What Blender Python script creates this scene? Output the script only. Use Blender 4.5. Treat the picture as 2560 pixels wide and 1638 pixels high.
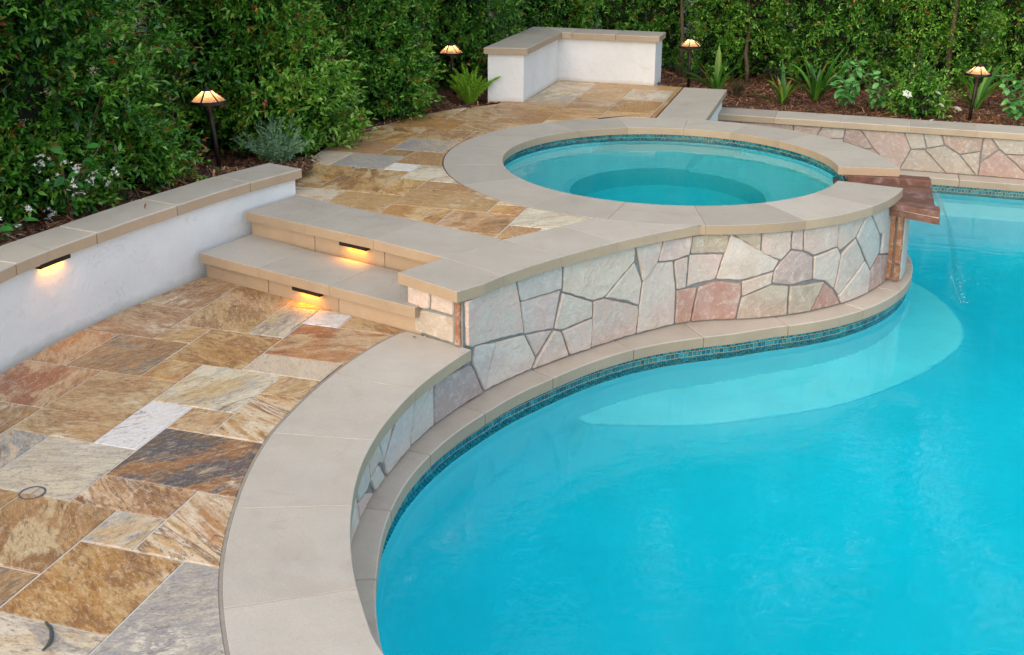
import bpy, bmesh, math, random
import numpy as np
from math import radians, sin, cos, pi
from mathutils import Vector, Matrix

for o in list(bpy.data.objects): bpy.data.objects.remove(o)
random.seed(7); RNG = np.random.default_rng(7)
SC = bpy.context.scene

# ---------------------------------------------------------------- camera
cam_d = bpy.data.cameras.new('camera'); cam = bpy.data.objects.new('camera', cam_d); SC.collection.objects.link(cam)
cam_d.sensor_fit = 'HORIZONTAL'; cam_d.sensor_width = 36.0; cam_d.lens = 36.0 * 2787.9 / 2560
cam_d.shift_y = -362.9 / 2560; cam_d.clip_start = 0.05; cam_d.clip_end = 2000
cam.matrix_world = Matrix.Translation((0, 0, 2.168)) @ Matrix.Rotation(pi / 2 - 0.2517, 4, 'X') @ Matrix.Rotation(0.0077, 4, 'Z')
SC.camera = cam
SC.render.resolution_x, SC.render.resolution_y = 1024, 655

# ---------------------------------------------------------------- light: soft evening daylight under a bright sky
SUN_ELEV, SUN_AZ = radians(26), radians(220)      # azimuth clockwise from +Y (the sun stands behind the camera, to its left)
world = bpy.data.worlds.new('World'); SC.world = world; world.use_nodes = True
wn = world.node_tree.nodes; wl = world.node_tree.links; wn.clear()
sky = wn.new('ShaderNodeTexSky'); sky.sky_type = 'NISHITA'; sky.sun_disc = False
sky.sun_elevation = SUN_ELEV; sky.sun_rotation = SUN_AZ; sky.air_density = 1.0; sky.dust_density = 1.3; sky.ozone_density = 0.3
bg = wn.new('ShaderNodeBackground'); bg.inputs['Strength'].default_value = 0.15
wo = wn.new('ShaderNodeOutputWorld'); 
# broken bright cloud over the whole dome
tcw = wn.new('ShaderNodeTexCoord'); mpw = wn.new('ShaderNodeMapping'); mpw.inputs['Scale'].default_value = (1., 1., 1.8); wl.new(tcw.outputs['Generated'], mpw.inputs['Vector'])
cn = wn.new('ShaderNodeTexNoise'); cn.inputs['Scale'].default_value = 3.4; cn.inputs['Detail'].default_value = 9; cn.inputs['Roughness'].default_value = .58; wl.new(mpw.outputs[0], cn.inputs['Vector'])
cr = wn.new('ShaderNodeValToRGB'); cr.color_ramp.elements[0].position = .45; cr.color_ramp.elements[1].position = .57; wl.new(cn.outputs['Fac'], cr.inputs[0])
cm = wn.new('ShaderNodeMix'); cm.data_type = 'RGBA'; wl.new(cr.outputs[0], cm.inputs[0]); wl.new(sky.outputs[0], cm.inputs[6]); cm.inputs[7].default_value = (5.2, 5.75, 6.5, 1)
wl.new(cm.outputs[2], bg.inputs[0]); wl.new(bg.outputs[0], wo.inputs[0])
sun_d = bpy.data.lights.new('sun', 'SUN'); sun_d.energy = 1.1; sun_d.angle = radians(70); sun_d.color = (1.0, 0.80, 0.58)
sun = bpy.data.objects.new('sun', sun_d); SC.collection.objects.link(sun)
sdir = Vector((sin(SUN_AZ) * cos(SUN_ELEV), cos(SUN_AZ) * cos(SUN_ELEV), sin(SUN_ELEV)))
sun.rotation_euler = sdir.to_track_quat('Z', 'Y').to_euler(); sun.location = sdir * 40
SC.view_settings.view_transform = 'Standard'; SC.view_settings.look = 'None'
SC.view_settings.gamma = 1.0; SC.view_settings.use_curve_mapping = False
SC.view_settings.exposure = 1.02
SC.cycles.use_denoising = True; SC.cycles.max_bounces = 9; SC.cycles.diffuse_bounces = 4; SC.cycles.glossy_bounces = 3; SC.cycles.transmission_bounces = 8; SC.cycles.sample_clamp_indirect = 6.0
SC.cycles.use_adaptive_sampling = True; SC.cycles.adaptive_threshold = 0.015

# ---- measured plan data (metres) ----
COPING_EDGE=[(1.510,1.770),(1.460,1.773),(1.410,1.776),(1.361,1.779),(1.311,1.783),(1.261,1.788),(1.212,1.794),(1.162,1.801),(1.113,1.810),(1.064,1.820),(1.016,1.831),(0.967,1.843),(0.919,1.857),(0.872,1.871),(0.824,1.887),(0.777,1.904),(0.731,1.922),(0.685,1.941),(0.639,1.961),(0.594,1.982),(0.549,2.005),(0.505,2.028),(0.462,2.052),(0.419,2.078),(0.377,2.104),(0.335,2.132),(0.294,2.160),(0.254,2.190),(0.214,2.220),(0.175,2.251),(0.137,2.283),(0.100,2.316),(0.063,2.350),(0.028,2.385),(-0.008,2.421),(-0.042,2.457),(-0.076,2.493),(-0.110,2.530),(-0.144,2.566),(-0.178,2.603),(-0.211,2.640),(-0.244,2.678),(-0.277,2.716),(-0.308,2.754),(-0.339,2.794),(-0.366,2.835),(-0.391,2.877),(-0.412,2.922),(-0.429,2.968),(-0.445,3.015),(-0.460,3.063),(-0.475,3.110),(-0.490,3.158),(-0.503,3.206),(-0.515,3.254),(-0.526,3.303),(-0.536,3.352),(-0.545,3.401),(-0.553,3.450),(-0.560,3.500),(-0.567,3.549),(-0.572,3.599),(-0.576,3.648),(-0.580,3.698),(-0.583,3.748),(-0.585,3.798),(-0.585,3.848),(-0.585,3.898),(-0.583,3.948),(-0.580,3.997),(-0.575,4.047),(-0.569,4.097),(-0.562,4.146),(-0.554,4.195),(-0.545,4.244),(-0.535,4.293),(-0.523,4.342),(-0.511,4.390),(-0.498,4.438),(-0.484,4.486),(-0.469,4.534),(-0.454,4.581),(-0.437,4.628),(-0.420,4.675),(-0.401,4.721),(-0.381,4.767),(-0.360,4.812),(-0.338,4.857),(-0.315,4.901),(-0.292,4.946),(-0.269,4.989),(-0.244,5.033),(-0.219,5.076),(-0.193,5.119),(-0.167,5.161),(-0.139,5.203),(-0.111,5.244),(-0.082,5.284),(-0.051,5.323),(-0.019,5.362),(0.014,5.399),(0.048,5.435),(0.083,5.471),(0.118,5.507),(0.154,5.542),(0.190,5.576),(0.226,5.611),(0.263,5.644),(0.300,5.678),(0.337,5.711),(0.375,5.744),(0.413,5.776),(0.451,5.808),(0.490,5.840),(0.529,5.871),(0.568,5.902),(0.607,5.933),(0.646,5.963),(0.687,5.993),(0.727,6.022),(0.768,6.050),(0.809,6.078),(0.851,6.106),(0.893,6.133),(0.935,6.160),(0.978,6.186),(1.021,6.211),(1.065,6.235),(1.108,6.260)]
WALL_FACE=[(1.508,1.725),(1.427,1.730),(1.347,1.735),(1.268,1.742),(1.188,1.752),(1.109,1.765),(1.031,1.782),(0.953,1.801),(0.876,1.823),(0.800,1.848),(0.725,1.876),(0.651,1.907),(0.578,1.941),(0.506,1.977),(0.436,2.016),(0.368,2.057),(0.301,2.101),(0.235,2.148),(0.172,2.196),(0.110,2.248),(0.051,2.301),(-0.007,2.357),(-0.063,2.414),(-0.118,2.472),(-0.173,2.531),(-0.227,2.590),(-0.280,2.650),(-0.331,2.712),(-0.380,2.776),(-0.422,2.844),(-0.456,2.916),(-0.484,2.991),(-0.509,3.067),(-0.532,3.144),(-0.553,3.221),(-0.571,3.299),(-0.587,3.378),(-0.599,3.457),(-0.610,3.536),(-0.618,3.616),(-0.625,3.696),(-0.628,3.776),(-0.630,3.856),(-0.628,3.936),(-0.623,4.016),(-0.614,4.096),(-0.603,4.175),(-0.588,4.254),(-0.571,4.332),(-0.552,4.410),(-0.530,4.487),(-0.507,4.564),(-0.481,4.640),(-0.452,4.715),(-0.420,4.788),(-0.386,4.861),(-0.350,4.932),(-0.312,5.003),(-0.273,5.073),(-0.231,5.141),(-0.189,5.209),(-0.143,5.275),(-0.095,5.339),(-0.044,5.401),(0.010,5.460),(0.066,5.518),(0.123,5.574),(0.181,5.630),(0.239,5.684),(0.299,5.737),(0.360,5.790),(0.421,5.841),(0.483,5.892),(0.546,5.942),(0.609,5.991),(0.674,6.039),(0.740,6.085),(0.806,6.130),(0.873,6.173),(0.941,6.215),(1.012,6.252),(1.087,6.279),(1.164,6.300),(1.244,6.309),(1.323,6.316),(1.403,6.328),(1.481,6.343),(1.559,6.362),(1.636,6.386),(1.711,6.413),(1.785,6.444),(1.857,6.478),(1.928,6.517),(1.996,6.558),(2.062,6.603),(2.126,6.652),(2.188,6.703),(2.246,6.758),(2.302,6.815),(2.355,6.876),(2.405,6.938),(2.451,7.004),(2.494,7.071),(2.534,7.141),(2.570,7.212),(2.603,7.285),(2.631,7.360),(2.656,7.436),(2.677,7.514),(2.694,7.592),(2.708,7.671)]
SPA_WALL_STONES=[('p',[(4.732,0.238),(5.139,0.218),(5.176,0.094),(5.203,-0.072),(4.985,-0.043),(4.779,-0.017),(4.742,0.005)]),
('g',[(5.139,0.221),(5.490,0.224),(5.485,0.107),(5.176,0.112)]),
('p',[(5.176,0.112),(5.485,0.104),(5.434,-0.111),(5.207,-0.080)]),
('c',[(5.496,0.225),(6.046,0.220),(6.047,0.152),(5.817,-0.019),(5.731,-0.019),(5.494,0.088)]),
('c',[(5.494,0.086),(5.724,-0.019),(5.725,-0.115),(5.512,-0.134),(5.437,-0.115)]),
('c',[(6.048,0.149),(6.108,0.013),(6.088,-0.128),(5.995,-0.079),(5.817,-0.021)]),
('p',[(5.729,-0.021),(5.817,-0.021),(6.088,-0.128),(6.075,-0.322),(5.718,-0.307),(5.725,-0.115)]),
('p',[(6.046,0.224),(6.251,0.227),(6.236,0.166),(6.214,0.115),(6.109,0.010)]),
('c',[(6.109,0.010),(6.214,0.115),(6.338,0.102),(6.365,-0.080),(6.365,-0.314),(6.075,-0.321),(6.089,-0.128)]),
('p',[(6.251,0.227),(6.460,0.235),(6.448,0.127),(6.338,0.106),(6.218,0.117)]),
('p',[(6.340,0.104),(6.441,0.119),(6.437,-0.077),(6.368,-0.084)]),
('t',[(6.460,0.238),(6.701,0.227),(6.676,0.120),(6.452,0.128)]),
('p',[(6.450,0.126),(6.669,0.116),(6.624,-0.039),(6.439,-0.076)]),
('r',[(6.368,-0.086),(6.512,-0.081),(6.474,-0.328),(6.369,-0.320)]),
('r',[(6.515,-0.080),(6.626,-0.047),(6.784,-0.066),(6.789,-0.147),(6.761,-0.320),(6.476,-0.328)]),
('c',[(6.702,0.186),(7.026,0.057),(6.989,-0.005),(6.781,-0.052),(6.624,-0.039)]),
('t',[(6.701,0.227),(6.893,0.225),(6.897,0.114),(6.705,0.187)]),
('p',[(6.894,0.225),(7.095,0.220),(7.096,0.121),(7.032,0.057),(6.899,0.112)]),
('p',[(6.785,-0.055),(6.989,-0.008),(6.978,-0.089),(6.791,-0.158)]),
('t',[(6.791,-0.159),(6.978,-0.091),(7.100,-0.112),(7.101,-0.312),(6.764,-0.320)]),
('p',[(7.097,0.219),(7.177,0.221),(7.186,0.100),(7.098,0.121)]),
('p',[(7.179,0.221),(7.459,0.220),(7.454,0.088),(7.264,0.062),(7.188,0.102)]),
('m',[(7.097,0.117),(7.187,0.097),(7.262,0.055),(7.270,-0.091),(7.105,-0.108),(6.980,-0.084),(6.992,0.001),(7.033,0.053)]),
('p',[(7.461,0.220),(7.735,0.213),(7.634,0.116),(7.489,0.056),(7.455,0.091)]),
('c',[(7.266,0.056),(7.458,0.086),(7.496,0.032),(7.461,-0.188),(7.372,-0.118),(7.272,-0.093)]),
('t',[(7.106,-0.113),(7.372,-0.121),(7.270,-0.313),(7.105,-0.310)]),
('r',[(7.376,-0.131),(7.453,-0.185),(7.532,-0.298),(7.273,-0.311)]),
('c',[(7.637,0.114),(7.765,-0.059),(7.504,-0.237),(7.464,-0.189),(7.501,0.035)]),
('c',[(7.765,-0.061),(7.852,-0.146),(7.846,-0.311),(7.534,-0.297),(7.504,-0.239)]),
('g',[(7.739,0.212),(7.787,0.203),(7.955,0.067),(7.981,-0.059),(7.851,-0.142),(7.642,0.114)]),
('g',[(7.787,0.206),(8.015,0.206),(8.037,0.062),(7.954,0.069)]),
('g',[(8.015,0.206),(8.212,0.201),(8.212,-0.129),(8.005,-0.079),(8.016,0.034)]),
('r',[(7.979,-0.074),(8.202,-0.128),(8.179,-0.320),(7.850,-0.310),(7.850,-0.153)]),
('g',[(4.808,-0.017),(4.986,-0.053),(4.954,-0.121),(4.893,-0.291),(4.787,-0.106)]),
('c',[(4.986,-0.053),(5.212,-0.082),(5.301,-0.239),(5.266,-0.295),(4.893,-0.295)]),
('p',[(5.218,-0.084),(5.429,-0.113),(5.301,-0.236)]),
('p',[(5.437,-0.115),(5.490,-0.138),(5.555,-0.296),(5.270,-0.298),(5.310,-0.242)]),
('p',[(5.494,-0.138),(5.729,-0.118),(5.719,-0.304),(5.559,-0.298)]),
('m',[(4.446,-0.105),(4.778,-0.107),(4.888,-0.294),(4.448,-0.281)]),
('g',[(4.422,-0.100),(4.436,-0.299),(4.202,-0.273),(4.210,-0.234)]),
('g',[(4.253,-0.099),(4.420,-0.100),(4.207,-0.235)]),
('g',[(4.074,-0.103),(4.249,-0.099),(4.203,-0.236),(4.181,-0.287),(3.940,-0.274),(3.905,-0.222)]),
('g',[(3.843,-0.127),(4.069,-0.103),(3.902,-0.220)]),
('c',[(3.730,-0.209),(3.840,-0.183),(3.928,-0.271),(3.809,-0.273)]),
('p',[(3.692,-0.129),(3.839,-0.128),(3.895,-0.212),(3.836,-0.181),(3.723,-0.202)]),
('p',[(3.530,-0.200),(3.660,-0.210),(3.800,-0.300),(3.560,-0.300)]),
('g',[(3.400,-0.100),(3.690,-0.100),(3.720,-0.205),(3.660,-0.210),(3.530,-0.200),(3.420,-0.300)]),
('c',[(3.050,-0.080),(3.390,-0.080),(3.410,-0.300),(3.080,-0.300)])]
PLANTER_STONES=[('p',[(-1.487,0.056),(-0.996,0.047),(-0.987,-0.018),(-1.481,-0.038)]),
('p',[(-0.994,0.047),(-0.722,0.047),(-0.775,-0.045),(-0.987,-0.018)]),
('c',[(-0.722,0.047),(-0.511,0.044),(-0.524,-0.042),(-0.638,-0.052),(-0.772,-0.044)]),
('c',[(-0.638,-0.052),(-0.526,-0.044),(-0.518,-0.145),(-0.660,-0.156)]),
('p',[(-0.511,0.044),(-0.382,0.041),(-0.251,-0.109),(-0.302,-0.130),(-0.524,-0.073)]),
('p',[(-0.523,-0.075),(-0.302,-0.132),(-0.251,-0.111),(-0.188,-0.169),(-0.219,-0.318),(-0.511,-0.311)]),
('p',[(-0.380,0.041),(0.013,0.049),(0.086,-0.103),(0.001,-0.300),(-0.219,-0.318),(-0.186,-0.171),(-0.251,-0.109)]),
('c',[(0.015,0.049),(0.182,0.049),(0.224,-0.079),(0.087,-0.101)]),
('c',[(0.184,0.049),(0.337,0.047),(0.373,-0.038),(0.226,-0.079)]),
('c',[(0.086,-0.106),(0.209,-0.097),(0.415,-0.306),(0.002,-0.302)]),
('c',[(0.212,-0.093),(0.380,-0.041),(0.515,-0.121),(0.673,-0.303),(0.417,-0.306)]),
('p',[(0.342,0.047),(0.700,0.047),(0.689,-0.070),(0.515,-0.117),(0.376,-0.033)]),
('c',[(0.517,-0.121),(0.687,-0.074),(0.691,-0.301),(0.675,-0.302)]),
('p',[(0.702,0.047),(0.763,0.046),(0.841,-0.042),(0.698,-0.176)]),
('c',[(0.766,0.046),(1.144,0.048),(1.158,-0.075),(0.900,-0.083),(0.843,-0.038)]),
('p',[(0.697,-0.179),(0.841,-0.045),(0.900,-0.085),(1.073,-0.233),(1.105,-0.304),(0.693,-0.303)]),
('p',[(0.903,-0.087),(1.159,-0.077),(1.184,-0.301),(1.106,-0.304),(1.073,-0.229)]),
('c',[(1.160,0.048),(1.600,0.048),(1.520,-0.140),(1.170,-0.080)]),
('p',[(1.170,-0.090),(1.510,-0.150),(1.620,-0.300),(1.190,-0.300)]),
('c',[(1.610,0.048),(2.050,0.048),(1.980,-0.300),(1.630,-0.300),(1.530,-0.140)]),
('p',[(2.060,0.048),(2.600,0.048),(2.500,-0.300),(1.990,-0.300)]),
('p',[(-1.950,0.050),(-1.490,0.050),(-1.480,-0.300),(-1.950,-0.300)]),
('c',[(-1.470,-0.050),(-1.000,-0.030),(-0.900,-0.300),(-1.460,-0.300)]),
('p',[(-0.980,-0.030),(-0.780,-0.050),(-0.670,-0.160),(-0.530,-0.150),(-0.520,-0.300),(-0.880,-0.300)])]
END_STONES=[('p',[(0.382,0.216),(0.217,0.218),(0.222,0.148),(0.382,0.129)]),
('p',[(0.215,0.219),(0.058,0.213),(0.062,0.152),(0.220,0.148)]),
('t',[(0.333,0.128),(0.064,0.148),(0.063,-0.001),(0.333,-0.006)]),
('o',[(0.054,0.217),(0.015,0.231),(0.012,0.007),(0.056,-0.002)])]
# ---- levels ----
ZU = 0.308; ZS = 0.154; CT = 0.0575; ZG = -0.305; GT = 0.065; ZW = -0.432; ZSPA = 0.207
CEN = np.array([1.136, 7.892]); R1 = 1.2066; R2 = 1.6325
TH = 1.2796; MOD = 0.2052; UV = np.array([cos(TH), sin(TH)]); NV = np.array([-sin(TH), cos(TH)])
A_LO, B_LO, A_UP, B_UP = 1.9904, 2.4411, 1.8085, 6.1743

# ================================================================ materials
def mat(name):
    m = bpy.data.materials.new(name); m.use_nodes = True
    nt = m.node_tree; nt.nodes.clear()
    out = nt.nodes.new('ShaderNodeOutputMaterial'); b = nt.nodes.new('ShaderNodeBsdfPrincipled')
    nt.links.new(b.outputs[0], out.inputs[0]); return m, nt, b, out
def N(nt, typ, **kw):
    n = nt.nodes.new(typ)
    for k, v in kw.items():
        if hasattr(n, k): setattr(n, k, v)
        else: n.inputs[k.replace('_', ' ')].default_value = v
    return n
def L(nt, a, b): nt.links.new(a, b)
def noise(nt, vec, scale, detail=4, rough=.55, dist=0.):
    n = N(nt, 'ShaderNodeTexNoise'); n.inputs['Scale'].default_value = scale; n.inputs['Detail'].default_value = detail
    n.inputs['Roughness'].default_value = rough; n.inputs['Distortion'].default_value = dist
    if vec is not None: L(nt, vec, n.inputs['Vector'])
    return n.outputs['Fac']
def ramp(nt, fac, stops):
    r = N(nt, 'ShaderNodeValToRGB'); e = r.color_ramp.elements
    while len(e) < len(stops): e.new(0.5)
    for i, (p, c) in enumerate(stops):
        e[i].position = p; e[i].color = (c, c, c, 1) if isinstance(c, (int, float)) else (*c, 1)
    L(nt, fac, r.inputs[0]); return r.outputs[0]
def mix(nt, fac, a, b, mode='MIX'):
    m = N(nt, 'ShaderNodeMix', data_type='RGBA', blend_type=mode)
    for sock, v in ((m.inputs[0], fac), (m.inputs[6], a), (m.inputs[7], b)):
        if isinstance(v, (int, float)): sock.default_value = v
        elif isinstance(v, tuple): sock.default_value = (*v, 1)
        else: L(nt, v, sock)
    return m.outputs[2]
def math_(nt, op, a, b=0.):
    m = N(nt, 'ShaderNodeMath', operation=op)
    for s, v in ((m.inputs[0], a), (m.inputs[1], b)):
        if isinstance(v, (int, float)): s.default_value = v
        else: L(nt, v, s)
    return m.outputs[0]
def bump(nt, b, h, strength, dist):
    n = N(nt, 'ShaderNodeBump'); n.inputs['Strength'].default_value = strength; n.inputs['Distance'].default_value = dist
    L(nt, h, n.inputs['Height']); L(nt, n.outputs[0], b.inputs['Normal']); return n
def local_coords(nt, jitter=37.):
    tc = N(nt, 'ShaderNodeTexCoord'); oi = N(nt, 'ShaderNodeObjectInfo')
    v = N(nt, 'ShaderNodeVectorMath', operation='ADD'); mu = N(nt, 'ShaderNodeVectorMath', operation='SCALE')
    cb = N(nt, 'ShaderNodeCombineXYZ'); L(nt, oi.outputs['Random'], cb.inputs[0]); L(nt, oi.outputs['Random'], cb.inputs[1]); L(nt, oi.outputs['Random'], cb.inputs[2])
    L(nt, cb.outputs[0], mu.inputs[0]); mu.inputs['Scale'].default_value = jitter
    L(nt, tc.outputs['Object'], v.inputs[0]); L(nt, mu.outputs[0], v.inputs[1]); return v.outputs[0], oi

def make_coping(name, base, top, rough=.6):
    """cast slabs: buff on the cast faces, upward faces painted the grey they take under open sky"""
    m, nt, b, out = mat(name); v, oi = local_coords(nt)
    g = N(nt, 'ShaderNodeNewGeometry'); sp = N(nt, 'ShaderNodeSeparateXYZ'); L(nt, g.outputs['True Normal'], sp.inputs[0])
    def tone(base):
        c = mix(nt, ramp(nt, noise(nt, v, 3.2, 6, .62), [(.3, 0.), (.75, 1.)]), base, tuple(x * .84 for x in base))
        c = mix(nt, ramp(nt, noise(nt, v, 9, 5, .65, .5), [(.5, 0.), (.78, .40)]), c, tuple(x * 1.12 for x in base))
        c = mix(nt, ramp(nt, noise(nt, v, 170, 3, .6), [(.35, .0), (.75, .38)]), c, tuple(x * .60 for x in base))
        return c
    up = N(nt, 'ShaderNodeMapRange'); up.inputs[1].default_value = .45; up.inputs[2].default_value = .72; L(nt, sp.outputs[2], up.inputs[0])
    sky_grey = math_(nt, 'MULTIPLY', up.outputs[0], ramp(nt, noise(nt, v, 5, 6, .65), [(.25, .78), (.65, 1.)]))  # sky light on the tops, put into the colour by upward normal
    c = mix(nt, sky_grey, tone(base), tone(top))
    c = mix(nt, ramp(nt, noise(nt, v, 2.6, 8, .72, 1.4), [(.54, 0.), (.68, .30)]), c, tuple(x * .62 for x in base))
    c = mix(nt, ramp(nt, noise(nt, v, 75, 4, .7), [(.66, 0.), (.74, .5)]), c, tuple(x * .42 for x in base))
    hv = N(nt, 'ShaderNodeHueSaturation'); L(nt, c, hv.inputs['Color'])
    L(nt, math_(nt, 'ADD', math_(nt, 'MULTIPLY', oi.outputs['Random'], .22), .89), hv.inputs['Value'])
    L(nt, hv.outputs[0], b.inputs['Base Color']); b.inputs['Roughness'].default_value = rough
    b.inputs['Specular IOR Level'].default_value = .5
    h = math_(nt, 'ADD', noise(nt, v, 240, 3, .6), math_(nt, 'MULTIPLY', noise(nt, v, 14, 3), .8))
    bump(nt, b, h, .25, .004); return m
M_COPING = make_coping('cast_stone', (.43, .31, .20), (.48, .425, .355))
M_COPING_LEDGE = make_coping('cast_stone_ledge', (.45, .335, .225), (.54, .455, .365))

def make_travertine():
    m, nt, b, out = mat('travertine'); v, oi = local_coords(nt, 61.)
    rot = N(nt, 'ShaderNodeVectorRotate', rotation_type='Z_AXIS')
    L(nt, v, rot.inputs['Vector']); L(nt, math_(nt, 'ADD', math_(nt, 'MULTIPLY', oi.outputs['Random'], 3.0), -1.2), rot.inputs['Angle'])
    def stretch(sx, sy):
        mp = N(nt, 'ShaderNodeMapping'); mp.inputs['Scale'].default_value = (sx, sy, 2.); L(nt, rot.outputs[0], mp.inputs['Vector']); return mp.outputs[0]
    at2 = N(nt, 'ShaderNodeAttribute', attribute_type='OBJECT', attribute_name='tint2')
    at3 = N(nt, 'ShaderNodeAttribute', attribute_type='OBJECT', attribute_name='tint3')
    bed = stretch(1., 2.6)
    cloud = noise(nt, bed, 2.2, 12, .64, .6)
    c = mix(nt, ramp(nt, cloud, [(.45, 0.), (.53, 1.)]), oi.outputs['Color'], at2.outputs['Color'])
    cloud2 = noise(nt, stretch(1.1, 2.0), 2.9, 12, .68, .8)
    c = mix(nt, ramp(nt, cloud2, [(.50, 0.), (.56, .92)]), c, at3.outputs['Color'])
    streak = noise(nt, stretch(1.3, 5.), 7., 10, .72, .9)                      # bedding streaks, light and dark
    c = mix(nt, ramp(nt, streak, [(.54, 0.), (.66, .50)]), c, (.66, .48, .28))
    c = mix(nt, ramp(nt, streak, [(.36, .70), (.46, 0.)]), c, (.15, .075, .03))
    atb = N(nt, 'ShaderNodeAttribute', attribute_type='OBJECT', attribute_name='banding')      # strongly banded slabs
    bn = noise(nt, stretch(.55, 3.6), 2.0, 8, .55, 1.0)
    bc = ramp(nt, bn, [(.30, (.36, .17, .06)), (.38, (.66, .54, .40)), (.43, (.40, .17, .05)), (.47, (.72, .64, .54)), (.50, (.10, .06, .05)), (.53, (.52, .30, .12)), (.59, (.70, .58, .42)), (.66, (.42, .24, .10))])
    bc2 = mix(nt, ramp(nt, bn, [(.36, 0.), (.42, .8), (.47, .1), (.52, .8), (.58, .1), (.64, .6)]), oi.outputs['Color'], at3.outputs['Color'])
    c = mix(nt, ramp(nt, atb.outputs['Fac'], [(.45, 0.), (.5, 1.)]), mix(nt, ramp(nt, atb.outputs['Fac'], [(.1, 0.), (.2, .75)]), c, bc2), mix(nt, .8, c, bc))
    crust = noise(nt, stretch(1.1, 2.), 11., 10, .75, .5)                       # chalky crust patches
    gate = ramp(nt, noise(nt, v, 3.3, 6, .6), [(.53, 0.), (.68, 1.)])
    c = mix(nt, math_(nt, 'MULTIPLY', ramp(nt, crust, [(.51, 0.), (.57, .70)]), gate), c, (.74, .65, .50))
    vein = noise(nt, stretch(.8, 2.4), 1.5, 6, .6, 1.6); vd = math_(nt, 'ABSOLUTE', math_(nt, 'SUBTRACT', vein, .5))
    vg = ramp(nt, noise(nt, v, 2.1, 3), [(.52, 0.), (.60, 1.)])
    c = mix(nt, math_(nt, 'MULTIPLY', ramp(nt, vd, [(.0, .85), (.006, .6), (.014, 0.)]), vg), c, (.11, .045, .028))
    pit = noise(nt, stretch(1., 2.), 38, 7, .74)
    pg = ramp(nt, noise(nt, v, 6, 6, .65), [(.44, .12), (.60, 1.)])
    pf = math_(nt, 'MULTIPLY', ramp(nt, pit, [(.57, 0.), (.64, .9)]), pg)
    c = mix(nt, pf, c, (.085, .075, .07))
    speck = noise(nt, stretch(1., 2.4), 26, 10, .78, .5)                         # crystalline mottling
    c = mix(nt, ramp(nt, speck, [(.36, .75), (.47, 0.)]), c, mix(nt, .45, (.10, .05, .02), at3.outputs['Color']))
    c = mix(nt, ramp(nt, speck, [(.52, 0.), (.62, .62)]), c, mix(nt, .5, (.74, .62, .45), at2.outputs['Color']))
    grain = noise(nt, stretch(1., 1.6), 90, 4, .75)
    c = mix(nt, ramp(nt, grain, [(.30, .45), (.50, 0.)]), c, (.20, .13, .075))
    c = mix(nt, ramp(nt, grain, [(.54, 0.), (.74, .38)]), c, (.66, .52, .36))
    L(nt, c, b.inputs['Base Color'])
    L(nt, ramp(nt, cloud, [(.2, .34), (.8, .55)]), b.inputs['Roughness']); b.inputs['Specular IOR Level'].default_value = .40
    h = math_(nt, 'SUBTRACT', math_(nt, 'MULTIPLY', streak, .6), math_(nt, 'MULTIPLY', pf, .9))
    h = math_(nt, 'ADD', h, math_(nt, 'MULTIPLY', grain, .25))
    bump(nt, b, math_(nt, 'ADD', h, math_(nt, 'MULTIPLY', speck, .6)), .5, .007); return m
M_TRAV = make_travertine()

def make_flagstone():
    m, nt, b, out = mat('quartzite_flagstone'); v, oi = local_coords(nt, 53.)
    at2 = N(nt, 'ShaderNodeAttribute', attribute_type='OBJECT', attribute_name='tint2')
    c = mix(nt, ramp(nt, noise(nt, v, 4.5, 6, .62, 1.), [(.42, 0.), (.66, 1.)]), oi.outputs['Color'], at2.outputs['Color'])
    c = mix(nt, ramp(nt, noise(nt, v, 9, 7, .7, .8), [(.52, 0.), (.72, .5)]), c, (.60, .52, .44))
    c = mix(nt, ramp(nt, noise(nt, v, 6, 5, .7, 2.), [(.60, 0.), (.72, .55)]), c, (.50, .27, .18))
    c = mix(nt, ramp(nt, noise(nt, v, 30, 9, .75, .4), [(.36, .28), (.48, 0.)]), c, (.36, .26, .21))
    c = mix(nt, ramp(nt, noise(nt, v, 24, 9, .75, .4), [(.52, 0.), (.62, .38)]), c, (.70, .60, .53))
    g = N(nt, 'ShaderNodeNewGeometry'); sp = N(nt, 'ShaderNodeSeparateXYZ'); L(nt, g.outputs['Position'], sp.inputs[0])
    wz = math_(nt, 'ADD', sp.outputs[2], math_(nt, 'MULTIPLY', noise(nt, v, 8, 5, .65), .22))
    wet = N(nt, 'ShaderNodeMapRange'); wet.inputs[1].default_value = -.17; wet.inputs[2].default_value = -.235; L(nt, wz, wet.inputs[0])
    stain = mix(nt, .5, c, (.34, .16, .10))
    c = mix(nt, math_(nt, 'MULTIPLY', wet.outputs[0], .75), c, stain)
    salt = math_(nt, 'MULTIPLY', wet.outputs[0], ramp(nt, noise(nt, v, 22, 6, .7), [(.5, 0.), (.66, .8)]))
    c = mix(nt, salt, c, (.64, .58, .55))
    L(nt, c, b.inputs['Base Color']); b.inputs['Roughness'].default_value = .6; b.inputs['Specular IOR Level'].default_value = .4
    h = math_(nt, 'ADD', noise(nt, v, 9, 7, .65, .6), math_(nt, 'MULTIPLY', noise(nt, v, 60, 5, .6), .3))
    bump(nt, b, h, .9, .018); return m
M_FLAG = make_flagstone()

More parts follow.
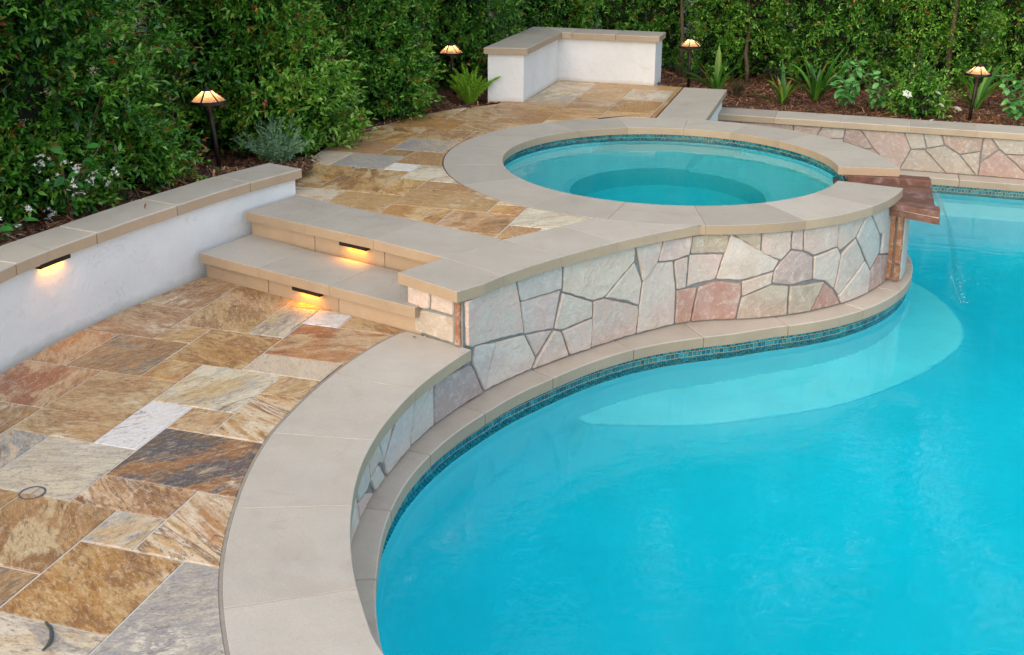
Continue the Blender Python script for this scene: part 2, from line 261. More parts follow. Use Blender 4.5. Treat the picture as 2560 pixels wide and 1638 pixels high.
def simple(name, color, rough=.6, scale=18, var=.25, bstr=.2, bdist=.003, metallic=0., spec=.4):
    m, nt, b, out = mat(name); v, oi = local_coords(nt)
    c = mix(nt, ramp(nt, noise(nt, v, scale, 6, .62), [(.3, 0.), (.7, 1.)]), color, tuple(x * (1 - var) for x in color))
    L(nt, c, b.inputs['Base Color']); b.inputs['Roughness'].default_value = rough; b.inputs['Metallic'].default_value = metallic
    b.inputs['Specular IOR Level'].default_value = spec
    if bstr: bump(nt, b, noise(nt, v, scale * 6, 5, .6), bstr, bdist)
    return m
M_MORTAR = simple('grey_mortar', (.23, .23, .22), .9, 30, .3, .5, .004)
M_GROUT = simple('pale_grout', (.62, .57, .50), .9, 40, .25, .3, .002)
M_SEALANT = simple('tan_sealant', (.30, .255, .20), .6, 40, .2, .1)
M_WHITE_JOINT = simple('white_joint', (.56, .50, .44), .85, 50, .15, .2)
M_BRONZE = simple('dark_bronze', (.035, .026, .020), .45, 30, .4, .15, .001, .6, .5)
M_BARK = simple('bark', (.13, .085, .055), .9, 26, .5, .6, .006)
M_PLASTER = simple('blue_plaster', (.42, .80, .82), .7, 3, .08, .05)
M_PLASTER_PALE = simple('pale_plaster', (.90, .92, .91), .7, 4, .10, .05)
M_PLASTER_SPA = simple('spa_plaster', (.66, .82, .82), .7, 3, .06, .05)
def make_sandstone():
    m, nt, b, out = mat('red_sandstone'); v, oi = local_coords(nt)
    c = mix(nt, ramp(nt, noise(nt, v, 7, 8, .7, 1.), [(.35, 0.), (.6, 1.)]), (.20, .095, .062), (.13, .062, .044))
    c = mix(nt, ramp(nt, noise(nt, v, 4, 8, .7, 2.), [(.52, 0.), (.66, .6)]), c, (.36, .25, .23))
    c = mix(nt, ramp(nt, noise(nt, v, 60, 4, .7), [(.55, 0.), (.75, .4)]), c, (.12, .06, .045))
    L(nt, c, b.inputs['Base Color']); b.inputs['Roughness'].default_value = .62; b.inputs['Specular IOR Level'].default_value = .3
    bump(nt, b, noise(nt, v, 22, 8, .7, .6), .8, .015); return m
M_SLAB_RED = make_sandstone()
M_CORE = simple('interior_shade', (.018, .020, .010), 1., 12, .5, 0)  # near-black, shade of the shrub interior as a colour

def make_stucco():
    m, nt, b, out = mat('white_stucco'); v, oi = local_coords(nt)
    c = mix(nt, ramp(nt, noise(nt, v, 2.2, 6, .6), [(.35, 0.), (.7, 1.)]), (.72, .71, .69), (.64, .635, .62))
    c = mix(nt, ramp(nt, noise(nt, v, 11, 6, .65), [(.56, 0.), (.8, .35)]), c, (.60, .585, .55))
    g = N(nt, 'ShaderNodeNewGeometry'); sp = N(nt, 'ShaderNodeSeparateXYZ'); L(nt, g.outputs['Position'], sp.inputs[0])
    c = mix(nt, ramp(nt, noise(nt, v, 5, 8, .75, 1.2), [(.60, 0.), (.70, .35)]), c, (.50, .44, .36))
    c = mix(nt, ramp(nt, math_(nt, 'ABSOLUTE', math_(nt, 'SUBTRACT', noise(nt, v, 1.7, 6, .6, 1.), .5)), [(.0, .28), (.004, 0.)]), c, (.45, .42, .38))
    bz = N(nt, 'ShaderNodeAttribute', attribute_type='OBJECT', attribute_name='base_z')
    hz = math_(nt, 'SUBTRACT', sp.outputs[2], bz.outputs['Fac'])
    sd = math_(nt, 'ADD', math_(nt, 'MULTIPLY', hz, -9.), noise(nt, v, 6, 8, .72, .6))            # splashed soil along the foot
    c = mix(nt, ramp(nt, sd, [(.12, 0.), (.50, .42)]), c, (.40, .33, .25))
    L(nt, c, b.inputs['Base Color']); b.inputs['Roughness'].default_value = .8; b.inputs['Specular IOR Level'].default_value = .25
    h = math_(nt, 'ADD', noise(nt, v, 16, 5, .6), math_(nt, 'MULTIPLY', noise(nt, v, 120, 3), .3))
    bump(nt, b, h, .45, .012); return m
M_STUCCO = make_stucco()

def make_tile():
    m, nt, b, out = mat('glass_mosaic'); v, oi = local_coords(nt)
    at = N(nt, 'ShaderNodeAttribute', attribute_type='GEOMETRY', attribute_name='Col')
    c = mix(nt, ramp(nt, noise(nt, v, 70, 4, .6), [(.3, 0.), (.8, .7)]), at.outputs['Color'], (.0, .12, .17))
    L(nt, c, b.inputs['Base Color']); b.inputs['Roughness'].default_value = .18; b.inputs['Specular IOR Level'].default_value = .6; return m
M_TILE = make_tile()
def make_tile_single():
    m, nt, b, out = mat('glass_mosaic_piece'); v, oi = local_coords(nt)
    c = mix(nt, ramp(nt, noise(nt, v, 70, 4, .6), [(.3, 0.), (.8, .7)]), oi.outputs['Color'], (.0, .12, .17))
    L(nt, c, b.inputs['Base Color']); b.inputs['Roughness'].default_value = .18; b.inputs['Specular IOR Level'].default_value = .6; return m
M_TILE1 = make_tile_single()
M_TILEGROUT = simple('sand_grout', (.50, .44, .27), .9, 60, .2, .2)

def make_leaf(name, rough=.38, trans=.28):
    m, nt, b, out = mat(name)
    at = N(nt, 'ShaderNodeAttribute', attribute_type='GEOMETRY', attribute_name='Col')
    L(nt, at.outputs['Color'], b.inputs['Base Color']); b.inputs['Roughness'].default_value = rough; b.inputs['Specular IOR Level'].default_value = .45
    t = N(nt, 'ShaderNodeBsdfTranslucent'); br = N(nt, 'ShaderNodeHueSaturation'); br.inputs['Value'].default_value = 1.5; br.inputs['Saturation'].default_value = 1.1
    L(nt, at.outputs['Color'], br.inputs['Color']); L(nt, br.outputs[0], t.inputs['Color'])
    mx = N(nt, 'ShaderNodeMixShader'); mx.inputs[0].default_value = trans
    L(nt, b.outputs[0], mx.inputs[1]); L(nt, t.outputs[0], mx.inputs[2]); L(nt, mx.outputs[0], out.inputs[0]); return m
M_LEAF = make_leaf('glossy_leaf', .32, .16); M_SOFTLEAF = make_leaf('soft_leaf', .6, .35)
def make_petal():
    m, nt, b, out = mat('white_petal'); b.inputs['Base Color'].default_value = (.80, .78, .70, 1); b.inputs['Roughness'].default_value = .6
    return m
M_PETAL = make_petal()
def make_foam():
    m, nt, b, out = mat('water_foam'); b.inputs['Base Color'].default_value = (.85, .95, .97, 1); b.inputs['Roughness'].default_value = .3; b.inputs['Transmission Weight'].default_value = .5; return m
M_FOAM = make_foam()

def make_mulch():
    m, nt, b, out = mat('bark_mulch'); tc = N(nt, 'ShaderNodeTexCoord'); v = tc.outputs['Object']
    c = ramp(nt, noise(nt, v, 45, 8, .75, 1.), [(.30, (.030, .013, .007)), (.48, (.12, .050, .026)), (.62, (.23, .10, .050)), (.78, (.38, .21, .12))])
    L(nt, c, b.inputs['Base Color']); b.inputs['Roughness'].default_value = .9
    bump(nt, b, noise(nt, v, 60, 7, .75), 1.0, .03); return m
M_MULCH = make_mulch()
M_CHIP = make_leaf('mulch_chip', .85, 0.)
def make_ground():
    m, nt, b, out = mat('garden_soil'); tc = N(nt, 'ShaderNodeTexCoord'); v = tc.outputs['Object']
    c = ramp(nt, noise(nt, v, .8, 8, .7), [(.35, (.035, .06, .02)), (.65, (.07, .06, .035))])
    L(nt, c, b.inputs['Base Color']); b.inputs['Roughness'].default_value = .95; return m
M_GROUND = make_ground()

def make_water(name, kr, kg, kb, bstr, scale):
    m, nt, b, out = mat(name); nt.nodes.remove(b)
    tc = N(nt, 'ShaderNodeTexCoord'); mp = N(nt, 'ShaderNodeMapping'); mp.inputs['Rotation'].default_value = (0, 0, .35); mp.inputs['Scale'].default_value = (1., 1.5, 1.)
    L(nt, tc.outputs['Object'], mp.inputs['Vector'])
    h = math_(nt, 'ADD', noise(nt, mp.outputs[0], scale, 3, .5, .6), math_(nt, 'MULTIPLY', noise(nt, mp.outputs[0], scale * .27, 2, .5), 1.3))
    h = math_(nt, 'MULTIPLY', h, ramp(nt, noise(nt, tc.outputs['Object'], .9, 2, .5), [(.35, .35), (.65, 1.)]))
    if name == 'pool_water':      # rings running out from the foot of the waterfall
        vs = N(nt, 'ShaderNodeVectorMath', operation='DISTANCE'); L(nt, tc.outputs['Object'], vs.inputs[0]); vs.inputs[1].default_value = (3.06, 7.25, -.432)
        dd = math_(nt, 'ADD', vs.outputs['Value'], math_(nt, 'MULTIPLY', noise(nt, tc.outputs['Object'], 3., 3), .12))
        ring = math_(nt, 'MULTIPLY', math_(nt, 'SINE', math_(nt, 'MULTIPLY', dd, 62.)), math_(nt, 'POWER', 2.718, math_(nt, 'MULTIPLY', dd, -1.5)))
        h = math_(nt, 'ADD', h, math_(nt, 'MULTIPLY', ring, .22))
    bp = N(nt, 'ShaderNodeBump'); bp.inputs['Strength'].default_value = bstr; bp.inputs['Distance'].default_value = .02; L(nt, h, bp.inputs['Height'])
    g = N(nt, 'ShaderNodeBsdfGlass'); g.inputs['IOR'].default_value = 1.333; g.inputs['Roughness'].default_value = 0.0; g.inputs['Color'].default_value = (1, 1, 1, 1)
    L(nt, bp.outputs[0], g.inputs['Normal']); L(nt, g.outputs[0], out.inputs[0])
    va = N(nt, 'ShaderNodeVolumeAbsorption'); k = max(kr, kg, kb) * 1.0001
    va.inputs['Density'].default_value = k; va.inputs['Color'].default_value = (1 - kr / k, 1 - kg / k, 1 - kb / k, 1)
    L(nt, va.outputs[0], out.inputs['Volume']); return m
M_DARK_JOINT = simple('sand_joint', (.36, .31, .26), .9, 50, .2, .2)
M_WATER = make_water('pool_water', 1.7, .050, .004, .12, 11.)
M_SPAWATER = make_water('spa_water', 1.3, .07, .03, .10, 7.)
def make_sheet():
    m, nt, b, out = mat('falling_water'); nt.nodes.remove(b); tr = N(nt, 'ShaderNodeBsdfTransparent'); tr.inputs[0].default_value = (.97, 1., 1., 1)
    gl = N(nt, 'ShaderNodeBsdfGlossy'); gl.inputs['Roughness'].default_value = .06; fr = N(nt, 'ShaderNodeFresnel'); fr.inputs['IOR'].default_value = 1.333
    tc = N(nt, 'ShaderNodeTexCoord'); mp = N(nt, 'ShaderNodeMapping'); mp.inputs['Scale'].default_value = (30, 30, 3); L(nt, tc.outputs['Object'], mp.inputs['Vector'])
    bp = N(nt, 'ShaderNodeBump'); bp.inputs['Strength'].default_value = .5; bp.inputs['Distance'].default_value = .02; L(nt, noise(nt, mp.outputs[0], 1., 4), bp.inputs['Height'])
    L(nt, bp.outputs[0], gl.inputs['Normal']); L(nt, bp.outputs[0], fr.inputs['Normal'])
    mx = N(nt, 'ShaderNodeMixShader'); L(nt, math_(nt, 'MULTIPLY', fr.outputs[0], .25), mx.inputs[0]); L(nt, tr.outputs[0], mx.inputs[1]); L(nt, gl.outputs[0], mx.inputs[2]); L(nt, mx.outputs[0], out.inputs[0]); return m
M_SHEET = make_sheet()
def make_mica():
    m, nt, b, out = mat('mica_shade'); t = N(nt, 'ShaderNodeBsdfTranslucent'); tc = N(nt, 'ShaderNodeTexCoord')
    c = ramp(nt, noise(nt, tc.outputs['Object'], 30, 5), [(.3, (.85, .62, .46)), (.7, (.93, .74, .58))]); L(nt, c, t.inputs['Color'])
    b.inputs['Base Color'].default_value = (.45, .33, .27, 1); b.inputs['Roughness'].default_value = .35
    mx = N(nt, 'ShaderNodeMixShader'); mx.inputs[0].default_value = .8; L(nt, b.outputs[0], mx.inputs[1]); L(nt, t.outputs[0], mx.inputs[2]); L(nt, mx.outputs[0], out.inputs[0]); return m
M_MICA = make_mica()
def make_glow(name, col, st):
    m, nt, b, out = mat(name); b.inputs['Base Color'].default_value = (.8, .7, .5, 1); b.inputs['Emission Color'].default_value = (*col, 1); b.inputs['Emission Strength'].default_value = st; return m
M_GLOW = make_glow('warm_lens', (1., .50, .08), 6.)

# ================================================================ helpers
COL = SC.collection
def raw_mesh(name, V, F, material=None, col=None, smooth=False):
    me = bpy.data.meshes.new(name)
    V = np.asarray(V, float)
    me.from_pydata(V.tolist() if len(V) < 200000 else V, [], F if isinstance(F, list) else F.tolist())
    if material: me.materials.append(material)
    if smooth: me.polygons.foreach_set('use_smooth', [True] * len(me.polygons))
    if col is not None:
        a = me.color_attributes.new('Col', 'FLOAT_COLOR', 'POINT'); c = np.ones((len(V), 4)); c[:, :3] = col; a.data.foreach_set('color', c.ravel())
    me.update(); return me
def soup(name, V, T, material, col, smooth=False):
    """many triangles at once (numpy arrays)"""
    me = bpy.data.meshes.new(name); n, t = len(V), len(T)
    me.vertices.add(n); me.vertices.foreach_set('co', np.asarray(V, np.float32).ravel())
    me.loops.add(t * 3); me.loops.foreach_set('vertex_index', np.asarray(T, np.int32).ravel())
    me.polygons.add(t); me.polygons.foreach_set('loop_start', np.arange(0, t * 3, 3, dtype=np.int32)); me.polygons.foreach_set('loop_total', np.full(t, 3, np.int32))
    if smooth: me.polygons.foreach_set('use_smooth', np.ones(t, bool))
    me.update(calc_edges=True)
    a = me.color_attributes.new('Col', 'FLOAT_COLOR', 'POINT'); c = np.ones((n, 4), np.float32); c[:, :3] = col; a.data.foreach_set('color', c.ravel())
    me.materials.append(material); return me
def link(name, me, parent=None, loc=(0, 0, 0)):
    o = bpy.data.objects.new(name, me); COL.objects.link(o); o.location = loc
    if parent: o.parent = parent
    return o
def part(name, V, F, material, parent=None, smooth=False, col=None):
    """mesh object whose origin sits at its own centre; parents carry translation only"""
    V = np.asarray(V, float); c = (V.min(0) + V.max(0)) / 2
    base = np.array(world_loc(parent)) if parent else np.zeros(3)
    return link(name, raw_mesh(name, V - c, F, material, col, smooth), parent, c - base)
def world_loc(o):
    p = Vector((0, 0, 0))
    while o: p += o.location; o = o.parent
    return p
def thing(name, label, cat, loc=(0, 0, 0), group=None):
    o = bpy.data.objects.new(name, None); COL.objects.link(o); o.location = loc; o.empty_display_size = .1
    tag(o, label, cat, group); return o
def tag(o, label, cat, group=None):
    o['label'] = label; o['category'] = cat
    if group: o['group'] = group
    return o
def area2(P):
    P = np.asarray(P); x, y = P[:, 0], P[:, 1]; return float(np.sum(x * np.roll(y, -1) - np.roll(x, -1) * y))
def clean(P, eps=1e-3):
    out = []
    for p in P:
        if not out or np.hypot(p[0] - out[-1][0], p[1] - out[-1][1]) > eps: out.append((float(p[0]), float(p[1])))
    while len(out) > 2 and np.hypot(out[0][0] - out[-1][0], out[0][1] - out[-1][1]) <= eps: out.pop()
    if len(out) >= 3 and area2(out) < 0: out.reverse()
    return out
def inset(P, d):
    """shrink a CCW polygon by d with mitred corners"""
    P = np.asarray(P, float); n = len(P); out = []
    for i in range(n):
        a, b, c = P[i - 1], P[i], P[(i + 1) % n]
        e1 = (b - a) / max(np.hypot(*(b - a)), 1e-9); e2 = (c - b) / max(np.hypot(*(c - b)), 1e-9)
        n1 = np.array([-e1[1], e1[0]]); n2 = np.array([-e2[1], e2[0]]); m = n1 + n2; q = m @ m
        m = n1 if q < 1e-6 else m * (2 / q)
        l = np.hypot(*m); m = m * min(1, 2.2 / l)
        out.append(b + m * d)
    return np.array(out)
def slab_geo(P, z0, z1, bev=.005):
    P = clean(P); n = len(P); Pi = inset(P, bev)
    V = [(x, y, z0) for x, y in P] + [(x, y, z1 - bev) for x, y in P] + [(x, y, z1) for x, y in Pi]
    F = [list(range(2 * n, 3 * n)), list(range(n - 1, -1, -1))]
    for k in (0, 1):
        for i in range(n): j = (i + 1) % n; F.append([k * n + i, k * n + j, (k + 1) * n + j, (k + 1) * n + i])
    return V, F
def slab(name, P, z0, z1, material, parent=None, bev=.005):
    V, F = slab_geo(P, z0, z1, bev); return part(name, V, F, material, parent)
def clip_convex(P, Q):
    """Sutherland-Hodgman: subject polygon P (any) by convex CCW polygon Q"""
    out = [tuple(p) for p in P]; Q = clean(Q)
    for i in range(len(Q)):
        a, b = np.array(Q[i]), np.array(Q[(i + 1) % len(Q)]); inp, out = out, []
        if not inp: return []
        f = lambda p: (b[0] - a[0]) * (p[1] - a[1]) - (b[1] - a[1]) * (p[0] - a[0])
        for k in range(len(inp)):
            p, q = inp[k - 1], inp[k]; fp, fq = f(p), f(q)
            if fq >= 0:
                if fp < 0: t = fp / (fp - fq); out.append((p[0] + t * (q[0] - p[0]), p[1] + t * (q[1] - p[1])))
                out.append(q)
            elif fp >= 0: t = fp / (fp - fq); out.append((p[0] + t * (q[0] - p[0]), p[1] + t * (q[1] - p[1])))
    return out
def inside(P, x, y):
    P = np.asarray(P); x = np.asarray(x); y = np.asarray(y); c = np.zeros(x.shape, bool); n = len(P); j = n - 1
    for i in range(n):
        xi, yi = P[i]; xj, yj = P[j]
        c ^= ((yi > y) != (yj > y)) & (x < (xj - xi) * (y - yi) / (yj - yi + 1e-12) + xi); j = i
    return c
def catmull(P, n=8):
    P = np.array(P, float); Q = np.vstack([2 * P[0] - P[1], P, 2 * P[-1] - P[-2]]); out = []
    for i in range(1, len(Q) - 2):
        a, b, c, d = Q[i - 1:i + 3]
        for t in np.linspace(0, 1, n, endpoint=False): out.append(.5 * (2 * b + (c - a) * t + (2 * a - 5 * b + 4 * c - d) * t * t + (3 * b - a - 3 * c + d) * t ** 3))
    out.append(P[-1]); return np.array(out)
class Path:
    def __init__(s, P):
        s.P = np.array(P, float); s.s = np.r_[0, np.cumsum(np.hypot(*np.diff(s.P, axis=0).T))]; s.L = s.s[-1]
    def at(s, t): t = np.asarray(t, float); return np.stack([np.interp(t, s.s, s.P[:, 0]), np.interp(t, s.s, s.P[:, 1])], -1)
    def tan(s, t): a = s.at(np.clip(np.asarray(t) - .03, 0, s.L)); b = s.at(np.clip(np.asarray(t) + .03, 0, s.L)); d = b - a; return d / np.linalg.norm(d, axis=-1, keepdims=True)
    def nor(s, t): d = s.tan(t); return np.stack([d[..., 1], -d[..., 0]], -1)      # to the right of travel
    def near(s, p):
        u = np.linspace(0, s.L, 3000); q = s.at(u); return float(u[np.argmin(np.hypot(q[:, 0] - p[0], q[:, 1] - p[1]))])
    def seg(s, a, b, step=.04): n = max(1, int(abs(b - a) / step)); return s.at(np.linspace(a, b, n + 1))
    def offset(s, d): return Path(s.P + d * s.nor(s.s))
def arc(r, a0, a1, c=CEN, step=2.5):
    n = max(1, int(abs(a1 - a0) / step)); a = np.radians(np.linspace(a0, a1, n + 1)); return np.stack([c[0] + r * np.cos(a), c[1] + r * np.sin(a)], 1)
def strip_wall(name, P, z0, z1, thick, material, parent, closed_top=True):
    """vertical wall following an open path P (face to the right of travel), thick behind"""
    pa = Path(P); Q = pa.P - pa.nor(pa.s) * thick; n = len(P)
    poly = list(map(tuple, pa.P)) + list(map(tuple, Q[::-1]))
    V = [(x, y, z0) for x, y in pa.P] + [(x, y, z1) for x, y in pa.P] + [(x, y, z0) for x, y in Q] + [(x, y, z1) for x, y in Q]; F = []
    for i in range(n - 1):
        F += [[i, i + 1, n + i + 1, n + i], [2 * n + i + 1, 2 * n + i, 3 * n + i, 3 * n + i + 1], [n + i, n + i + 1, 3 * n + i + 1, 3 * n + i]]
    F += [[0, n, 3 * n, 2 * n], [n - 1, 3 * n - 1, 4 * n - 1, 2 * n - 1]]
    return part(name, V, F, material, parent)
def tube_geo(P, R, seg=6):
    P = np.asarray(P, float); n = len(P); R = np.broadcast_to(R, (n,)); V = []; F = []
    T = np.gradient(P, axis=0) if n > 2 else np.repeat((P[1] - P[0])[None], n, 0); T /= np.linalg.norm(T, axis=1, keepdims=True) + 1e-9
    for i in range(n):
        u = np.cross(T[i], (0, 0, 1) if abs(T[i][2]) < .9 else (1, 0, 0)); u /= np.linalg.norm(u); w = np.cross(T[i], u)
        for k in range(seg): a = 2 * pi * k / seg; V.append(P[i] + R[i] * (cos(a) * u + sin(a) * w))
    for i in range(n - 1):
        for k in range(seg): l = (k + 1) % seg; F.append([i * seg + k, i * seg + l, (i + 1) * seg + l, (i + 1) * seg + k])
    F += [list(range(seg - 1, -1, -1)), list(range((n - 1) * seg, n * seg))]; return V, F
def lathe_geo(prof, seg=24, c=(0, 0)):
    V = []; F = []; n = len(prof)
    for r, z in prof:
        for k in range(seg): a = 2 * pi * k / seg; V.append((c[0] + r * cos(a), c[1] + r * sin(a), z))
    for i in range(n - 1):
        for k in range(seg): l = (k + 1) % seg; F.append([i * seg + k, i * seg + l, (i + 1) * seg + l, (i + 1) * seg + k])
    F += [list(range(seg - 1, -1, -1)), list(range((n - 1) * seg, n * seg))]; return V, F
def merge(parts):
    V = []; F = []
    for v, f in parts:
        k = len(V); V += [tuple(p) for p in v]; F += [[i + k for i in q] for q in f]
    return V, F
# ================================================================ plan curves
EDGE = Path(COPING_EDGE)                                   # pool-side edge of the copings, from the camera end to the spa
FACE = Path(np.vstack([np.array(WALL_FACE), arc(R2 - .045, -4, 66)]))
KINK = EDGE.L
sp = EDGE.near
NEAR_C = np.array([1.51, 3.87])
OUTER = Path(np.vstack([arc(2.53, 270, 216, NEAR_C, 4), catmull([(-.72, 2.60), (-.817, 2.827), (-.893, 3.048), (-.945, 3.25), (-.978, 3.45), (-.996, 3.636), (-1.006, 3.81), (-1.006, 3.947), (-.999, 4.09), (-.985, 4.224), (-.962, 4.335), (-.926, 4.485), (-.884, 4.638), (-.825, 4.813), (-.762, 4.975), (-.659, 5.18), (-.577, 5.307), (-.532, 5.351)], 4)]))
LEDGE = Path(np.vstack([[(9.3, 1.855)], arc(2.015, 270, 214, NEAR_C, 4), catmull([(-.24, 2.85), (-.345, 3.04), (-.415, 3.22), (-.460, 3.40), (-.490, 3.60), (-.503, 3.80), (-.505, 3.98), (-.490, 4.15), (-.445, 4.385), (-.362, 4.622), (-.255, 4.84), (-.124, 5.045), (.03, 5.255), (.225, 5.463), (.45, 5.68), (.689, 5.855), (.90, 5.965), (1.12, 6.045), (1.35, 6.115)], 5)[:-1], arc(1.735, -75, 66)]))
PL0 = np.array([3.641, 10.2]); PLD = np.array([1.028, -.334]); PLD /= np.hypot(*PLD); PLN = np.array([PLD[1], -PLD[0]])   # planter wall line, normal to the pool
def plp(s, d=0.): return PL0 + PLD * s + PLN * d
BASIN = Path(np.array(LEDGE.offset(-.03).P))
POOL_POLY = [tuple(p) for p in BASIN.P] + [(1.83, 9.55), tuple(plp(-1.87, .185)), tuple(plp(6.0, .185)), (9.3, 1.87)]

# ================================================================ the setting
def struct(o): o['kind'] = 'structure'; return o
def ring_ground():
    a, (x0, x1, y0, y1), z = 400, (-6.0, 10.0, -6.0, 16.0), .12
    V = [(-a, -a, z), (a, -a, z), (a, a, z), (-a, a, z), (x0, y0, z), (x1, y0, z), (x1, y1, z), (x0, y1, z)]
    F = [[0, 1, 5, 4], [1, 2, 6, 5], [2, 3, 7, 6], [3, 0, 4, 7]]
    struct(link('ground', raw_mesh('ground', V, F, M_GROUND)))
ring_ground()

def build_basin():
    P = clean(POOL_POLY); n = len(P); zt = ZG - GT - .001
    prof = [(0., zt), (0., -.85), (.015, -1.0), (.06, -1.15), (.15, -1.29), (.30, -1.41), (.52, -1.50), (.80, -1.56), (1.1, -1.58)]
    V = []; F = []
    for d, z in prof: V += [(x, y, z) for x, y in (P if d == 0 else inset(P, d))]
    for k in range(len(prof) - 1):
        for i in range(n): j = (i + 1) % n; F.append([k * n + j, k * n + i, (k + 1) * n + i, (k + 1) * n + j])
    me = raw_mesh('pool_basin', V, F, M_PLASTER, None, True); pool = struct(link('pool_basin', me))
    part('pool_floor', [(-1.2, 1.2, -1.578), (9.8, 1.2, -1.578), (9.8, 11.5, -1.578), (-1.2, 11.5, -1.578)], [[0, 1, 2, 3]], M_PLASTER, pool)
    # underwater bench hugging the spa wall
    outer = catmull([(.42, 5.615), (.48, 5.600), (.60, 5.588), (.77, 5.585), (1.06, 5.605), (1.37, 5.67), (1.86, 5.835), (2.23, 6.055), (2.56, 6.315), (2.83, 6.60), (2.96, 6.82), (3.03, 7.05), (3.05, 7.35), (3.02, 7.65), (2.93, 7.95)], 5)
    inner = BASIN.seg(BASIN.near((2.84, 8.0)), BASIN.near((.38, 5.64)), .06)
    inner = inner - .02 * BASIN.nor(np.linspace(BASIN.near((2.84, 8.0)), BASIN.near((.38, 5.64)), len(inner)))
    Vb, Fb = slab_geo(list(map(tuple, outer)) + list(map(tuple, inner)), -.905, -.87, .012); part('bench_tread', Vb, Fb, M_PLASTER_PALE, pool)
    Q = clean(list(map(tuple, outer)) + list(map(tuple, inner))); m = len(Q); Vb = []; Fb = []
    pr = [(.004, -.9055), (-.03, -.96), (-.09, -1.08), (-.19, -1.22), (-.33, -1.36), (-.52, -1.47), (-.76, -1.55), (-1.0, -1.60)]
    for d, z in pr: Vb += [(x, y, z) for x, y in inset(Q, d)]
    for k in range(len(pr) - 1):
        for i in range(m): j = (i + 1) % m; Fb.append([k * m + i, k * m + j, (k + 1) * m + j, (k + 1) * m + i])
    part('underwater_bench', Vb, Fb, M_PLASTER, pool, True)
    # shelf along the planter wall
    sh = [tuple(plp(-1.7, .17)), tuple(plp(6, .17)), tuple(plp(6, .62)), tuple(plp(.5, .62)), tuple(plp(-1.2, .62))]
    slab('underwater_shelf', sh, -1.9, -.80, M_PLASTER_PALE, pool, .03)
    # closed body of water
    Pw = inset(P, -.025); Vw = [(x, y, ZW) for x, y in Pw] + [(x, y, -1.95) for x, y in Pw]
    Fw = [list(range(n)), list(range(2 * n - 1, n - 1, -1))] + [[j, i, n + i, n + j] for i in range(n) for j in [(i + 1) % n]]
    w = struct(link('pool_water', raw_mesh('pool_water', Vw, Fw, M_WATER)))
build_basin()

# ---------------------------------------------------------------- travertine decks, one object per paver
LOWER = [tuple(p) for p in OUTER.offset(-.013).P] + [(-1.783, 6.19), (-1.84, 6.08), (-2.03, 5.72), (-2.15, 5.45), (-2.27, 5.13), (-2.38, 4.75), (-2.47, 4.2), (-2.56, 3.2), (-2.56, 1.34), (1.51, 1.34)]
LOWER = clean([p for p in LOWER])
UPPER = clean([(-.052, 5.974), (.085, 6.068), (.219, 6.172), (.36, 6.282), (.485, 6.392)] + [tuple(p) for p in arc(R2 + .008, 246, 86.5)] +
              [(1.24, 9.54), (1.718, 11.145), (1.45, 11.25), (.474, 11.54), (.10, 10.25), (-.222, 10.27), (-.113, 10.152), (-.26, 10.05), (-.418, 9.935), (-.57, 9.81), (-.707, 9.668), (-.91, 9.41), (-1.084, 9.113), (-1.21, 8.92), (-1.304, 8.721), (-1.40, 8.36), (-1.446, 8.015), (-1.47, 7.80), (-1.472, 7.582), (-1.52, 7.2), (-1.47, 6.95), (-1.36, 6.865)])
PALS = {  # base, second, blotch
 'orange': ((.56, .30, .11), (.46, .24, .09), (.64, .47, .28)), 'brown': ((.30, .145, .05), (.44, .25, .10), (.62, .47, .30)),
 'knot': ((.44, .27, .12), (.34, .20, .09), (.24, .185, .14)), 'pink': ((.48, .295, .16), (.56, .40, .25), (.36, .19, .085)),
 'red': ((.37, .12, .048), (.47, .23, .105), (.60, .43, .28)), 'yellow': ((.54, .335, .13), (.60, .43, .22), (.44, .235, .085)),
 'tan': ((.50, .325, .16), (.58, .42, .255), (.38, .215, .10)), 'cream': ((.74, .67, .54), (.62, .46, .26), (.42, .39, .36)),
 'white': ((.86, .85, .84), (.76, .73, .70), (.80, .74, .66)), 'dark': ((.12, .085, .065), (.36, .165, .055), (.08, .085, .10)),
 'grey': ((.44, .39, .33), (.60, .47, .30), (.32, .315, .32)), 'palepink': ((.66, .54, .41), (.58, .41, .26), (.72, .64, .52)),
 'gold': ((.47, .255, .075), (.58, .39, .18), (.33, .16, .055))}
BANDED = {(2, -2): 1., (6, 0): 1., (3, 3): .3, (5, 3): .3, (-1, -2): .3, (9, 1): .3}
def jit(c, a=.08, g=1.): k = g * (1 + random.uniform(-a, a)); return tuple(min(.9, x * k * (1 + random.uniform(-.03, .03))) for x in c)
